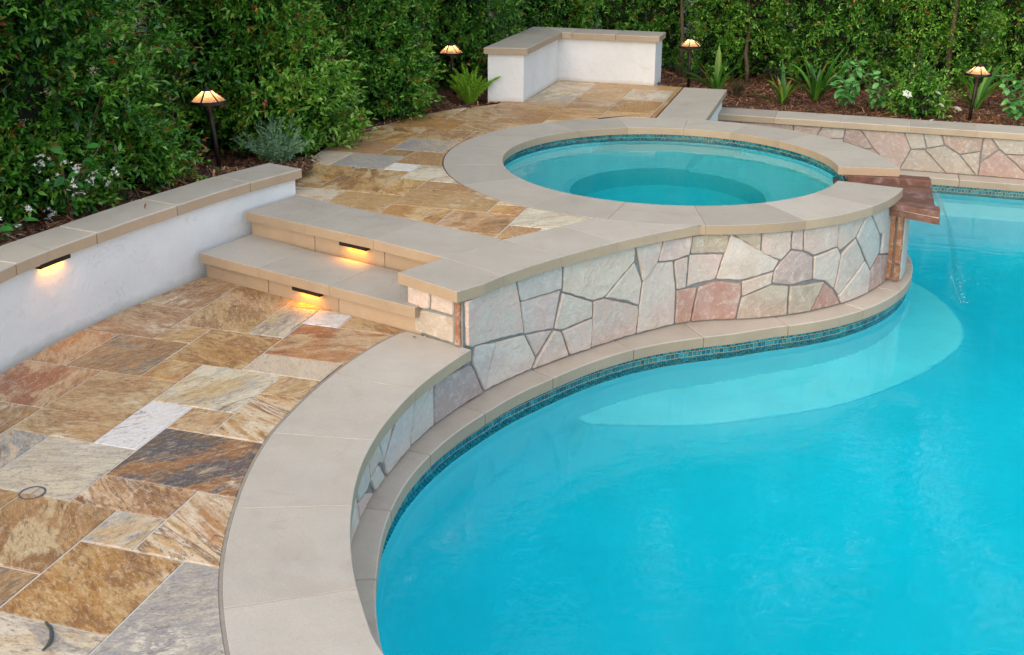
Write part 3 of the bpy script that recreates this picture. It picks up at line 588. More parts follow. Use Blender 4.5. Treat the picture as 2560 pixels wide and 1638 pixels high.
def lay(deck, region, known, A, B, z, J, K, keys, seed, thick=.03):
    rnd = random.Random(seed); used = {}
    for it in known:
        for j in range(it[0], it[1]):
            for k in range(it[2], it[3]): used[(j, k)] = 1
    items = list(known)
    for j in range(*J):
        for k in range(*K):
            if (j, k) in used: continue
            opts = [(3, 2), (2, 2), (2, 3), (1, 2), (2, 1), (1, 1)]; rnd.shuffle(opts); opts.sort(key=lambda q: -q[0] * q[1] + rnd.uniform(0, 5)); opts.append((1, 1))
            for dj, dk in opts:
                if all((j + a, k + b) not in used for a in range(dj) for b in range(dk)):
                    for a in range(dj):
                        for b in range(dk): used[(j + a, k + b)] = 1
                    items.append((j, j + dj, k, k + dk, rnd.choice(keys))); break
    for j0, j1, k0, k1, pal in items:
        g = .0032; rect = [(B + MOD * jj, A + MOD * kk) for jj, kk in ((j0, k0), (j1, k0), (j1, k1), (j0, k1))]
        R = [tuple(UV * u + NV * v) for u, v in rect]; R = clean(R); R = [tuple(p) for p in inset(R, g)]
        q = clean(clip_convex(region, R), .004)
        if len(q) < 3 or abs(area2(q)) < .003: continue
        p = slab('paver', q, z - thick, z + rnd.uniform(-.001, .0012), M_TRAV, deck, .0025)
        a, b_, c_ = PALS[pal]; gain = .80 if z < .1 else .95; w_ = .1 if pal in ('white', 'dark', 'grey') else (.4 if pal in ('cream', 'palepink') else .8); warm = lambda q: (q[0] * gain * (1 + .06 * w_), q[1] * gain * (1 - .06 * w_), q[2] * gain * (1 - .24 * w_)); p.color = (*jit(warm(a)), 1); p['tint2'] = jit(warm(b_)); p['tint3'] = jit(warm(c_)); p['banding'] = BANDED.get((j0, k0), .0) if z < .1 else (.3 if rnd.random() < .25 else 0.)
LO_KNOWN = [(8, 10, 7, 10, 'orange'), (8, 10, 5, 7, 'knot'), (10, 12, 6, 9, 'pink'), (10, 11, 5, 6, 'yellow'), (11, 14, 4, 6, 'tan'), (12, 14, 6, 9, 'pink'), (14, 16, 4, 9, 'tan'),
 (9, 11, 3, 5, 'gold'), (8, 9, 4, 5, 'yellow'), (7, 9, 2, 4, 'cream'), (9, 10, 1, 3, 'palepink'), (10, 12, 0, 3, 'red'), (11, 13, 3, 4, 'cream'), (12, 13, 2, 3, 'white'), (12, 13, -1, 2, 'brown'), (13, 14, 1, 4, 'tan'),
 (8, 9, 1, 2, 'tan'), (8, 10, -1, 1, 'brown'), (6, 8, 0, 2, 'gold'), (6, 7, 2, 3, 'pink'), (5, 7, 3, 4, 'white'), (4, 6, 0, 3, 'dark'), (5, 8, 4, 6, 'tan'), (6, 8, 6, 10, 'red'), (4, 6, 6, 8, 'brown'), (3, 5, 5, 6, 'grey'),
 (3, 5, 3, 5, 'cream'), (3, 4, 1, 3, 'pink'), (2, 4, -2, 1, 'orange'), (2, 3, 1, 2, 'cream'), (1, 3, 2, 4, 'brown'), (2, 3, 4, 5, 'brown'), (-1, 1, 2, 4, 'knot'), (0, 2, 0, 2, 'gold'), (-1, 2, -2, 0, 'grey'), (-3, 0, 0, 2, 'cream')]
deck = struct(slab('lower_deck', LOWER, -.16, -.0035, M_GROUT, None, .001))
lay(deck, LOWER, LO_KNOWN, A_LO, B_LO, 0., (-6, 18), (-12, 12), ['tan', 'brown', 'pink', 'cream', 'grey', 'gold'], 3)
UP_KNOWN = [(-1, 1, -3, 0, 'cream'), (-2, 0, 0, 2, 'pink'), (-2, 0, 2, 4, 'orange'), (0, 2, 1, 4, 'tan'), (2, 3, 2, 4, 'pink'), (2, 3, 1, 2, 'tan'), (1, 3, 4, 5, 'yellow'), (1, 4, 5, 7, 'brown'), (-1, 1, 4, 6, 'tan'), (-1, 1, 6, 8, 'palepink'),
 (2, 4, 7, 10, 'gold'), (1, 2, 7, 10, 'brown'), (4, 5, 5, 6, 'white'), (3, 5, 3, 5, 'cream'), (4, 6, 6, 8, 'grey'), (6, 7, 6, 7, 'knot'), (5, 7, 4, 6, 'pink'), (4, 6, 8, 11, 'palepink'), (6, 8, 7, 10, 'pink'), (7, 9, 5, 7, 'grey'), (8, 10, 7, 9, 'gold'), (9, 11, 5, 7, 'pink'), (10, 11, 7, 9, 'brown')]
udeck = struct(slab('upper_deck', UPPER, ZU - .2, ZU - .0035, M_GROUT, None, .001))
lay(udeck, UPPER, UP_KNOWN, A_UP, B_UP, ZU, (-4, 34), (-14, 14), ['tan', 'pink', 'yellow', 'tan', 'orange', 'palepink', 'tan', 'gold', 'cream'], 5)

# ---------------------------------------------------------------- planting bed
BED = [(-6.1, 2.5), (-2.66, 2.5), (-2.62, 4.2), (-2.48, 4.9), (-2.32, 5.4), (-2.05, 6.0), (-1.72, 6.62), (-1.5, 6.98), (-1.38, 7.3), (-1.40, 7.6), (-1.38, 8.0), (-1.24, 8.7), (-1.0, 9.1), (-.62, 9.65), (-.33, 9.9), (-.05, 10.3), (.3, 11.8), (1.5, 11.4), (1.75, 11.05), (2.1, 10.96), (4.68, 10.06), (9.9, 8.37), (9.9, 16.1), (-6.1, 16.1)]
def bed_z(x, y):
    x = np.asarray(x, float); y = np.asarray(y, float)
    left = np.where(y < 7.2, .36 + .03 * np.clip((7.2 - y) / 2, 0, 1), .288 + .072 * np.clip((7.9 - y) / .7, 0, 1))
    d = (x - PL0[0]) * -PLN[0] + (y - PL0[1]) * -PLN[1]
    rear = .085 + .05 * np.clip(d - .35, 0, 3)
    t = np.clip((x - 1.55) / .5, 0, 1); z = left * (1 - t) + rear * t
    return z + .016 * np.sin(x * 7.1 + 1.3 * np.sin(y * 5)) * np.sin(y * 6.3 + x) + .007 * np.sin(x * 19 + y * 7)
def build_bed():
    st = .06; xs = np.arange(-6.1, 9.95, st); ys = np.arange(2.5, 16.1, st); X, Y = np.meshgrid(xs, ys, indexing='ij')
    Z = bed_z(X, Y) + RNG.normal(0, .004, X.shape); ok = inside(BED, X[:-1, :-1] + st / 2, Y[:-1, :-1] + st / 2)
    ny = len(ys); idx = np.arange(X.size).reshape(X.shape); i, j = np.nonzero(ok)
    T = np.concatenate([np.stack([idx[i, j], idx[i + 1, j], idx[i + 1, j + 1]], 1), np.stack([idx[i, j], idx[i + 1, j + 1], idx[i, j + 1]], 1)])
    u, inv = np.unique(T, return_inverse=True); V = np.stack([X.ravel()[u], Y.ravel()[u], Z.ravel()[u]], 1)
    me = soup('planting_bed', V, inv.reshape(T.shape), M_MULCH, np.full((len(V), 3), .1), True); bed = struct(link('planting_bed', me))
    # loose bark chips on top
    n = 52000; x = np.r_[RNG.uniform(-2.9, -.2, n // 2), RNG.uniform(1.6, 5.6, n // 2)]; y = np.r_[RNG.uniform(5.0, 10.6, n // 2), RNG.uniform(9.6, 12.9, n // 2)]
    k = inside(BED, x, y); x, y = x[k], y[k]; n = len(x); z = bed_z(x, y) + RNG.uniform(.002, .014, n)
    l = RNG.gamma(3., .008, n) + .008; w = RNG.uniform(.002, .006, n); a = RNG.uniform(0, 2 * pi, n); tl = RNG.normal(0, .3, n)
    d = np.stack([np.cos(a) * np.cos(tl), np.sin(a) * np.cos(tl), np.sin(tl)], 1); s = np.stack([-np.sin(a), np.cos(a), RNG.normal(0, .4, n)], 1); c = np.stack([x, y, z], 1)
    V = np.stack([c - d * l[:, None] - s * w[:, None], c - d * l[:, None] + s * w[:, None], c + d * l[:, None] + s * w[:, None] * .6, c + d * l[:, None] - s * w[:, None] * .6], 1).reshape(-1, 3)
    b = np.arange(n) * 4; T = np.concatenate([np.stack([b, b + 1, b + 2], 1), np.stack([b, b + 2, b + 3], 1)])
    pal = np.array([(.06, .026, .015), (.16, .066, .034), (.27, .12, .058), (.38, .20, .105), (.44, .28, .17), (.34, .13, .045)]); c4 = np.repeat(pal[RNG.choice(6, n, p=[.25, .28, .2, .12, .06, .09])] * RNG.uniform(.7, 1.2, (n, 1)), 4, 0)
    o = link('mulch', soup('mulch', V, T, M_CHIP, c4)); o['kind'] = 'stuff'; tag(o, 'shredded brown bark mulch covering the planting beds', 'mulch')
build_bed()

# ================================================================ coping of the pool edge (wide slabs beside the lower deck)
pc = thing('pool_coping', 'wide curved grey-beige coping slabs between the travertine deck and the pool', 'coping', (-.75, 4.2, 0))
JO = [(-.532, 5.351), (-.825, 4.813), (-.987, 4.224), (-.996, 3.636), (-.893, 3.048), (-.60, 2.47), (-.15, 1.96), (.45, 1.58), (1.1, 1.37)]
JI = [(-.194, 5.115), (-.429, 4.652), (-.562, 4.166), (-.580, 3.661), (-.491, 3.156), (-.215, 2.67), (.16, 2.24), (.66, 1.95), (1.2, 1.79)]
for i in range(len(JO) - 1):
    a0, a1 = OUTER.near(JO[i]), OUTER.near(JO[i + 1]); b0, b1 = EDGE.near(JI[i]), EDGE.near(JI[i + 1])
    g = .0012; P = list(map(tuple, OUTER.seg(a0 - g, a1 + g))) + list(map(tuple, EDGE.seg(b1 + g, b0 - g)))
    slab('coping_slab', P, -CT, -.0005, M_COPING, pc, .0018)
V, F = slab_geo(list(map(tuple, OUTER.seg(OUTER.L, .3, .05))) + list(map(tuple, OUTER.offset(-.0125).seg(.3, OUTER.offset(-.0125).L, .05))), -.04, -.0012, .001)
part('sealant_joint', V, F, M_SEALANT, pc)
mj = Path(OUTER.P)
V, F = slab_geo(list(map(tuple, OUTER.offset(.004).seg(OUTER.L - .1, .4, .05))) + list(map(tuple, EDGE.offset(-.01).seg(.4, sp((-.21, 5.08)), .05))), -CT + .003, -.004, .001)
part('mortar_bed', V, F, M_DARK_JOINT, pc)

# ================================================================ flagstone wall below the copings and round the spa
FLAG = {'p': ((.59, .44, .37), (.58, .49, .42)), 'c': ((.60, .515, .43), (.59, .465, .385)), 'g': ((.56, .52, .47), (.59, .49, .42)), 'r': ((.42, .235, .185), (.52, .36, .295)),
        'P': ((.46, .305, .245), (.45, .345, .28)), 'C': ((.48, .41, .33), (.45, .36, .285)), 'm': ((.46, .355, .32), (.42, .30, .265)), 't': ((.44, .35, .26), (.52, .44, .35)), 'o': ((.30, .12, .05), (.36, .17, .08))}
def flagstone(parent, poly, key, surf, proud=.012, grout=.0036, rnd=random):
    """irregular slab set on a wall; surf(s, z, d) gives the world point at depth d in front of the face"""
    P = clean(poly)
    if len(P) < 3: return
    P = [tuple(p) for p in inset(P, grout)]; Q = []
    for i in range(len(P)):
        a, b = np.array(P[i]), np.array(P[(i + 1) % len(P)]); l = np.hypot(*(b - a)); m = max(1, int(l / .035)); nn = np.array([-(b - a)[1], (b - a)[0]]) / max(l, 1e-6)
        for k in range(m):
            t = k / m; j = 0 if k == 0 else rnd.uniform(-.0028, .0028)
            p = a + (b - a) * t + nn * j
            if k == 0:   # ease the corners
                a0 = np.array(P[i - 1]); e = (b - a) / max(l, 1e-6); f = (a0 - a) / max(np.hypot(*(a0 - a)), 1e-6); r = rnd.uniform(.003, .009)
                if l > .05 and np.hypot(*(a0 - a)) > .05: Q.append(a + f * r); Q.append(a + e * r); continue
            Q.append(p)
    Q = clean(Q, .002); n = len(Q); I = inset(Q, .005); pr = proud + rnd.uniform(-.004, .005); tx, tz = rnd.uniform(-.02, .02), rnd.uniform(-.02, .02)
    cs = np.mean(I, 0); dep = lambda s, z: pr + tx * (s - cs[0]) + tz * (z - cs[1])
    V = [surf(s, z, -.006) for s, z in Q] + [surf(s, z, dep(s, z) - .006) for s, z in Q] + [surf(s, z, dep(s, z)) for s, z in I]; F = []
    for k in (0, 1):
        for i in range(n): j = (i + 1) % n; F.append([k * n + i, k * n + j, (k + 1) * n + j, (k + 1) * n + i])
    s0, s1 = I[:, 0].min(), I[:, 0].max(); m = max(1, int((s1 - s0) / .06))
    for k in range(m):
        a, b = s0 + (s1 - s0) * k / m, s0 + (s1 - s0) * (k + 1) / m; c = clip_convex([tuple(p) for p in I], [(a, -9), (b, -9), (b, 9), (a, 9)]); c = clean(c, 1e-5)
        if len(c) >= 3: base = len(V); V += [surf(s, z, dep(s, z)) for s, z in c]; F.append(list(range(base, base + len(c))))
    o = part('flagstone', V, F, M_FLAG, parent); a, b = FLAG[key]; o.color = (*jit(a, .10, .90), 1); o['tint2'] = jit(b, .10, .90); return o
def snap(q, top, bot): return [(s, top(s) if z > top(s) - .06 else (bot if z < bot + .045 else z)) for s, z in q]
sw = thing('flagstone_wall', 'curved pale pink flagstone wall carrying the raised spa beside the pool', 'stone wall', (1.0, 6.2, ZG))
def face_surf(s, z, d): p = FACE.at(s) + FACE.nor(s) * d; return (p[0], p[1], z)
s_corner = FACE.near((-.25, 5.13))
top_fn = lambda s: (ZU - CT - .006) if s > s_corner - .005 else -CT - .006
T_, B_ = -.09, -.30
SPA_WALL_STONES = [st_ for st_ in SPA_WALL_STONES if max(s for s, z in st_[1]) > 4.46] + [('g', [(4.445, T_), (4.445, B_), (4.21, B_), (4.205, -.235)]), ('g', [(4.255, T_), (4.435, T_), (4.207, -.232)]),
    ('g', [(4.08, T_), (4.25, T_), (4.203, -.235), (4.20, B_), (3.93, B_), (3.905, -.222)]), ('g', [(3.84, T_), (4.07, T_), (3.90, -.22)]), ('p', [(3.70, T_), (3.835, T_), (3.90, -.225), (3.84, -.19), (3.73, -.205)]),
    ('g', [(3.73, -.21), (3.84, -.195), (3.925, B_), (3.79, B_)]), ('g', [(3.50, T_), (3.695, T_), (3.725, -.205), (3.66, -.225), (3.53, -.20)]), ('p', [(3.53, -.205), (3.66, -.23), (3.785, B_), (3.56, B_)]),
    ('c', [(3.12, T_), (3.495, T_), (3.525, -.2), (3.555, B_), (3.15, B_)]), ('g', [(2.8, T_), (3.115, T_), (3.145, B_), (2.82, B_)])]
for key, q in SPA_WALL_STONES: flagstone(sw, snap(q, top_fn, ZG + .006), key, face_surf)
u = np.linspace(0, s_corner, 120); strip_wall('mortar_core', FACE.at(u), -.6, -CT - .001, .35, M_MORTAR, sw)
u = np.linspace(s_corner + .10, FACE.near((2.47, 7.03)), 130); strip_wall('mortar_core', FACE.at(u), -.6, ZU - CT - .001, .28, M_MORTAR, sw)
u = np.linspace(FACE.near((2.46, 7.02)), FACE.L, 90); strip_wall('mortar_core', FACE.at(u), -.6, .164, .28, M_MORTAR, sw)
u = np.linspace(FACE.near((2.71, 7.76)), FACE.L, 90); strip_wall('mortar_core', FACE.at(u), .165, ZU - CT - .001, .28, M_MORTAR, sw)
for i in range(7):   # plain stones round the far side
    s0 = FACE.near((2.62, 7.4)) + .28 * i; flagstone(sw, [(s0, .15), (s0 + .27, .15), (s0 + .27, ZG), (s0, ZG)], 'pcpgcpc'[i], face_surf)
# end face beside the steps
EN0 = np.array([-.232, 5.135]); EN1 = np.array([-.585, 5.425]); END_ = (EN1 - EN0) / np.hypot(*(EN1 - EN0)); ENN = np.array([-END_[1], END_[0]])
ENN = ENN if ENN @ np.array([-1, -1]) > 0 else -ENN
def end_surf(s, z, d): p = EN0 + END_ * s + ENN * d; return (p[0], p[1], z)
for key, q in END_STONES: flagstone(sw, [(s, (ZU - CT - .004) if z > .19 else (.003 if z < .03 else z)) for s, z in q], key, end_surf, .010)
slab('mortar_core', [tuple(EN0 + END_ * .006), tuple(EN0 + END_ * .44), tuple(EN0 + END_ * .44 - ENN * .3), tuple(EN0 + END_ * .1 - ENN * .27), tuple(EN0 + END_ * .012 - ENN * .14)], -.2, ZU - CT - .0015, M_MORTAR, sw, .001)
# coping of the S-shaped run
SB = Path(catmull([(-.577, 5.374), (-.353, 5.619), (-.19, 5.80), (-.046, 5.958), (.219, 6.160), (.36, 6.272), (.495, 6.387)], 6))
e0 = sp((-.262, 5.02)); JF = [None, (-.04, 5.341), (.266, 5.649), (.59, 5.921)]; JB = [(-.577, 5.374), (-.353, 5.619), (-.046, 5.958), (.30, 6.226)]
START = np.array([-.262, 5.095])
for i in range(4):
    g = .0008
    fr = ([tuple(START)] + list(map(tuple, EDGE.seg(sp((-.13, 5.22)), sp(JF[1]) - g, .05)))) if i == 0 else list(map(tuple, EDGE.seg(sp(JF[i]) + g, (sp(JF[i + 1]) - g) if i < 3 else KINK - .004, .05)))
    b0 = SB.near(JB[i]) + g; b1 = (SB.near(JB[i + 1]) - g) if i < 3 else SB.L - .01
    back = list(map(tuple, SB.seg(b1, b0, .05)))
    mid = [tuple(p) for p in arc(R2 + .002, 269.0, 247.2)] if i == 3 else []
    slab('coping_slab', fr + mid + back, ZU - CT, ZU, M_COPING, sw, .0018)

# ledge slabs and waterline mosaic under the wall
lg = thing('pool_ledge', 'narrow curved stone ledge above the waterline at the foot of the flagstone wall', 'ledge', (.6, 5.7, ZG))
JL = [(-.15, 2.66), (-.36, 3.05), (-.502, 3.665), (-.491, 4.14), (-.364, 4.62), (-.124, 5.049), (.225, 5.463), (.689, 5.862), (1.12, 6.045), (1.658, 6.235), (2.189, 6.516), (2.52, 6.835), (2.80, 7.40), (2.87, 8.0), (2.69, 8.65)]
for i in range(len(JL) - 1):
    a, b = LEDGE.near(JL[i]) + .003, LEDGE.near(JL[i + 1]) - .003; P = LEDGE.seg(a, b); c, d = FACE.near(P[-1]), FACE.near(P[0])
    q = FACE.at(np.linspace(c, d, len(P))) - FACE.nor(np.linspace(c, d, len(P))) * .01
    slab('ledge_slab', list(map(tuple, P)) + list(map(tuple, q)), ZG - GT, ZG - .0008 * (i % 2), M_COPING_LEDGE, lg, .005)
a, b = LEDGE.near(JL[0]), LEDGE.near(JL[-1]); q0, q1 = FACE.near(JL[0]), FACE.near(JL[-1])
slab('joint_mortar', list(map(tuple, LEDGE.offset(-.006).seg(a, b, .05))) + list(map(tuple, FACE.seg(q1, q0, .05))), ZG - GT + .004, ZG - .005, M_DARK_JOINT, lg, .001)
TP = .0290
tile_cols = [(.015, .20, .23), (.005, .15, .21), (.025, .25, .26), (.005, .11, .16), (.04, .30, .31)]
def tile_shape(s=.0245, d=.007, b=.003):
    h = s / 2; k = h - b; V = [(-h, 0, -h), (h, 0, -h), (h, 0, h), (-h, 0, h), (-h, -d + b, -h), (h, -d + b, -h), (h, -d + b, h), (-h, -d + b, h), (-k, -d, -k), (k, -d, -k), (k, -d, k), (-k, -d, k)]
    F = [[8, 9, 10, 11]] + [[k0 + i, k0 + (i + 1) % 4, k0 + 4 + (i + 1) % 4, k0 + 4 + i] for k0 in (0, 4) for i in range(4)]; return V, F
def tile_rows(path, a, b, rows, ztop, out):
    n = int((b - a) / TP)
    for r in rows:
        for i in range(n):
            s = a + (i + (.5 if r % 2 else 0)) * TP; p = path.at(s); nn = path.nor(s); out.append((p[0], p[1], ztop - TP * (r + .5), math.atan2(nn[1], nn[0]) + pi / 2))
band = []; tile_rows(BASIN, BASIN.near((-.40, 2.9)), BASIN.near((2.72, 7.25)), (0, 1), ZG - GT, band)
band.sort(key=lambda t: t[0] ** 2 + t[1] ** 2)
tv, tf = tile_shape(); tme = raw_mesh('waterline_tile', tv, tf, M_TILE1); base = lg.location
for x, y, z, a in band[:300]:
    o = link('waterline_tile', tme, lg, Vector((x, y, z)) - base); o.rotation_euler = (0, 0, a); o.color = (*jit(random.choice(tile_cols), .2), 1)
rest = band[300:]; tile_rows(BASIN, BASIN.near((-.40, 2.9)), BASIN.near((2.72, 7.25)), (2, 3, 4), ZG - GT, rest)
tile_rows(BASIN, BASIN.near((2.72, 7.26)), BASIN.near((2.66, 8.65)), (0, 1, 2, 3), ZG - GT, rest)
def joined_tiles(name, spots, parent):
    tv_ = np.array(tv); V = []; F = []; C = []
    for x, y, z, a in spots:
        k = len(V); ca, sa = cos(a), sin(a); c = jit(random.choice(tile_cols), .2)
        V += [(x + p[0] * ca - p[1] * sa, y + p[0] * sa + p[1] * ca, z + p[2]) for p in tv_]; C += [c] * len(tv_); F += [[i + k for i in f] for f in tf]
    o = part(name, V, F, M_TILE, parent, col=np.array(C)); o['kind'] = 'stuff'; return o
joined_tiles('mosaic_band', rest, lg)
strip_wall('grout_band', BASIN.offset(.0015).seg(BASIN.near((-.1, 2.6)), BASIN.near((2.66, 8.65)), .05), ZG - GT - TP * 5.3, ZG - GT - .0015, .01, M_TILEGROUT, lg)

# ================================================================ spa
spa = thing('raised_spa', 'round raised spa ringed with wide beige coping slabs, beside the upper deck', 'spa', (*CEN, ZU))
ANG = [-6.5, 15.2, 36.5, 57.8, 76.5, 98.4, 120., 142., 165., 187., 207., 230.4, 249.6, 270., 292.1, 313.3, 333.4]
for a0, a1 in zip(ANG[:-1], ANG[1:]):
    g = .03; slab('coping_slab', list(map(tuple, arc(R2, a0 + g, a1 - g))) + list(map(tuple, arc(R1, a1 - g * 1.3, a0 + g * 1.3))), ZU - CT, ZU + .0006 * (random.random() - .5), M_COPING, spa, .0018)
def spa_shell():
    prof = [(R1 + .40, ZU - CT - .002), (R1 + .03, ZU - CT - .002), (R1 + .03, -.245)]; seg = 96; V = []; F = []
    def ringv(r, z): k = len(V); V.extend((CEN[0] + r * cos(2 * pi * i / seg), CEN[1] + r * sin(2 * pi * i / seg), z if not callable(z) else z(i)) for i in range(seg)); return k
    seat = lambda i: -.235 if 70 < 360 * i / seg < 250 else -.29
    ks = [ringv(R1 + .03, ZU - CT - .002), ringv(R1 + .03, -.20), ringv(R1 + .02, seat), ringv(.76, seat), ringv(.71, lambda i: seat(i) - .05), ringv(.68, -.74), ringv(.56, -.82), ringv(.02, -.82)]
    for a, b in zip(ks[:-1], ks[1:]):
        for i in range(seg): j = (i + 1) % seg; F.append([a + j, a + i, b + i, b + j])
    F.append([ks[-1] + i for i in range(seg)]); part('spa_shell', V, F, M_PLASTER_SPA, spa)
    sub = [(R1 + .36, ZU - CT - .003)]
spa_shell()
body = []   # solid between shell and outer wall, left open at the spillway
slab('spa_rim', list(map(tuple, arc(R2 - .06, -6, 333))) + list(map(tuple, arc(R1 + .032, 333, -6))), -.3, ZU - CT - .0015, M_MORTAR, spa, .001)
slab('spa_rim', list(map(tuple, arc(R2 - .06, 333, 354))) + list(map(tuple, arc(R1 + .032, 354, 333))), -.3, .1645, M_MORTAR, spa, .001)
spots = []; sp_in = Path(arc(R1 + .027, 353, -27)); tile_rows(sp_in, 0, sp_in.L, (0, 1, 2, 3), ZU - CT - .002, spots); joined_tiles('mosaic_band', spots, spa)
strip_wall('grout_band', arc(R1 + .0285, 353, -27), ZU - CT - TP * 4.3, ZU - CT - .003, .01, M_TILEGROUT, spa)
def disc_body(name, r, z1, z0, m):
    n = 128; V = [(CEN[0] + r * cos(2 * pi * i / n), CEN[1] + r * sin(2 * pi * i / n), z) for z in (z1, z0) for i in range(n)]
    F = [list(range(n)), list(range(2 * n - 1, n - 1, -1))] + [[(i + 1) % n, i, n + i, n + (i + 1) % n] for i in range(n)]; return struct(link(name, raw_mesh(name, V, F, m)))
disc_body('spa_water', R1 + .029, ZSPA, -1.0, M_SPAWATER)

# spillway of red sandstone with its pier
sc = thing('stone_spillway', 'reddish brown sandstone spillway slabs jutting from the spa over the pool', 'spillway', (2.7, 7.3, ZG))
def rough_slab(name, P, z0, z1, m, parent, amp=.004):
    P = clean(P); Q = []
    for i in range(len(P)):
        a, b = np.array(P[i]), np.array(P[(i + 1) % len(P)]); k = max(1, int(np.hypot(*(b - a)) / .05))
        for t in range(k): Q.append(tuple(a + (b - a) * t / k + (0 if t == 0 else 1) * np.array([random.uniform(-amp, amp), random.uniform(-amp, amp)])))
    return slab(name, Q, z0, z1, m, parent, .006)
rough_slab('floor_slab', [(2.20, 7.33), (2.40, 7.06), (2.711, 6.785), (2.979, 7.718), (2.70, 7.79), (2.33, 7.86)], .165, .2062, M_SLAB_RED, sc)
slab('white_mortar', [(2.42, 7.05), (2.706, 6.792), (2.735, 6.90), (2.45, 7.10)], .2064, .2135, M_WHITE_JOINT, sc, .002)
rough_slab('side_slab', [(2.25, 7.21), (2.45, 6.99), (2.709, 6.788), (2.757, 6.925), (2.52, 7.10), (2.30, 7.30)], .2137, .249, M_SLAB_RED, sc)
rough_slab('side_slab', [(2.977, 7.715), (2.945, 7.592), (2.74, 7.66), (2.40, 7.735), (2.42, 7.84), (2.72, 7.79)], .2064, .249, M_SLAB_RED, sc)
PA = radians(-31.3); PT = np.array([sin(PA), -cos(PA)]); PR = np.array([cos(PA), sin(PA)])      # pier: its end face looks along PT
slab('pier_core', list(map(tuple, arc(1.672, -31.0, -7))) + list(map(tuple, arc(1.56, -7, -31.0))), ZG + .0005, .1648, M_MORTAR, sc, .002)
def pier_surf(s, z, d): p = CEN + PR * (1.575 + s) + PT * d; return (p[0], p[1], z)
for s0, s1, z0, z1, key in [(.018, .056, ZG + .012, .160, 'o'), (.066, .108, ZG + .13, .160, 'o'), (.066, .108, ZG + .012, ZG + .122, 'o')]: flagstone(sc, [(s0, z0), (s1, z0), (s1, z1), (s0, z1)], key, pier_surf, .014, .001)
def pier_out(s, z, d): a = radians(-30.5) + s / 1.672; r = 1.672 + d; return (CEN[0] + r * cos(a), CEN[1] + r * sin(a), z)
for s0, s1, key in [(0., .10, 'g'), (.11, .30, 'p'), (.31, .48, 'c'), (.49, .66, 'g')]: flagstone(sc, [(s0, ZG + .006), (s1, ZG + .006), (s1, .160), (s0, .160)], key, pier_out, .012, .003)
def water_sheet():
    A0, A1, B0, B1 = np.array([2.76, 6.945]), np.array([2.942, 7.585]), np.array([2.985, 6.99]), np.array([3.12, 7.50]); n, m = 14, 9; V = []; F = []
    for side in (0, 1):
        for i in range(n + 1):
            t = i / n; x = math.sqrt(t); z = .2125 - (.2125 - ZW) * t
            for k in range(m + 1):
                q = k / m; p = (A0 + (A1 - A0) * q) * (1 - x) + (B0 + (B1 - B0) * q) * x; thick = .003 + .005 * (abs(q - .5) * 2) ** 4
                w = .006 * sin(q * 9 + t * 7); V.append((p[0] + w + (thick if side else 0), p[1] + w * .3, z + (.002 if side and i == 0 else 0)))
    L_ = (n + 1) * (m + 1); f = lambda s, i, k: s * L_ + i * (m + 1) + k
    for i in range(n):
        for k in range(m): F += [[f(0, i, k), f(0, i, k + 1), f(0, i + 1, k + 1), f(0, i + 1, k)], [f(1, i, k + 1), f(1, i, k), f(1, i + 1, k), f(1, i + 1, k + 1)]]
        F += [[f(0, i, 0), f(0, i + 1, 0), f(1, i + 1, 0), f(1, i, 0)], [f(0, i + 1, m), f(0, i, m), f(1, i, m), f(1, i + 1, m)]]
    for k in range(m): F += [[f(0, 0, k + 1), f(0, 0, k), f(1, 0, k), f(1, 0, k + 1)], [f(0, n, k), f(0, n, k + 1), f(1, n, k + 1), f(1, n, k)]]
    o = part('waterfall', V, F, M_SHEET, None, True); tag(o, 'thin clear sheet of water falling from the stone spillway into the pool', 'waterfall')
water_sheet()
def foam():
    rnd = random.Random(5); V = []; F = []
    for i in range(22):
        q = rnd.random(); p = np.array([2.985, 6.99]) * (1 - q) + np.array([3.12, 7.50]) * q; r = abs(rnd.gauss(0, .055)); a = rnd.uniform(0, 2 * pi); s = rnd.uniform(.002, .006)
        v, f = lathe_geo([(.001, s * .3), (s * .7, s * .22), (s, 0), (s * .6, -.004)], 7, (p[0] + .04 + r * cos(a), p[1] + r * sin(a))); k = len(V); V += [(x, y, ZW + z) for x, y, z in v]; F += [[j + k for j in g] for g in f]
    o = part('splash_foam', V, F, M_FOAM, None, True); o['kind'] = 'stuff'; tag(o, 'white bubbles where the falling water meets the pool', 'foam')
foam()

# ================================================================ steps
st = thing('garden_steps', 'two broad beige stone steps from the lower deck up to the spa deck', 'steps', (-1.1, 5.9, 0))
fd = np.array([1.312, -.849]); fd /= np.hypot(*fd); fn = np.array([-fd[1], fd[0]])      # along the nosing, into the steps
F1, F2 = np.array([-1.801, 6.135]), np.array([-1.606, 6.475])
W1 = [(-1.83, 6.10), (-1.76, 6.24), (-1.60, 6.52)]
def step_slabs(F0, left, ts, back, ztop, ends):
    n = len(ts) - 1
    for i in range(n):
        g = .0008; a, b = F0 + fd * (ts[i] + g), F0 + fd * (ts[i + 1] - g)
        P = [tuple(a), tuple(b), tuple(b + fn * back(ts[i + 1])), tuple(a + fn * back(ts[i]))]
        if i == 0: P = [tuple(F0 + fd * .0)] + P[1:3] + left
        if i == n - 1 and ends: P = ends(P)
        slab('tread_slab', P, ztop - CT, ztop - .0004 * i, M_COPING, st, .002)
step_slabs(F1, [(-1.585, 6.525)], [0, .463, .995, 1.57], lambda t: .40, ZS, None)
L2 = 1.49
step_slabs(F2, [(-1.362, 6.868)], [0, .475, .996, 1.475], lambda t: .436, ZU, lambda P: [P[0], (-.365, 5.632), (-.352, 5.625), (-.19, 5.808), (-.055, 5.962), P[3]])
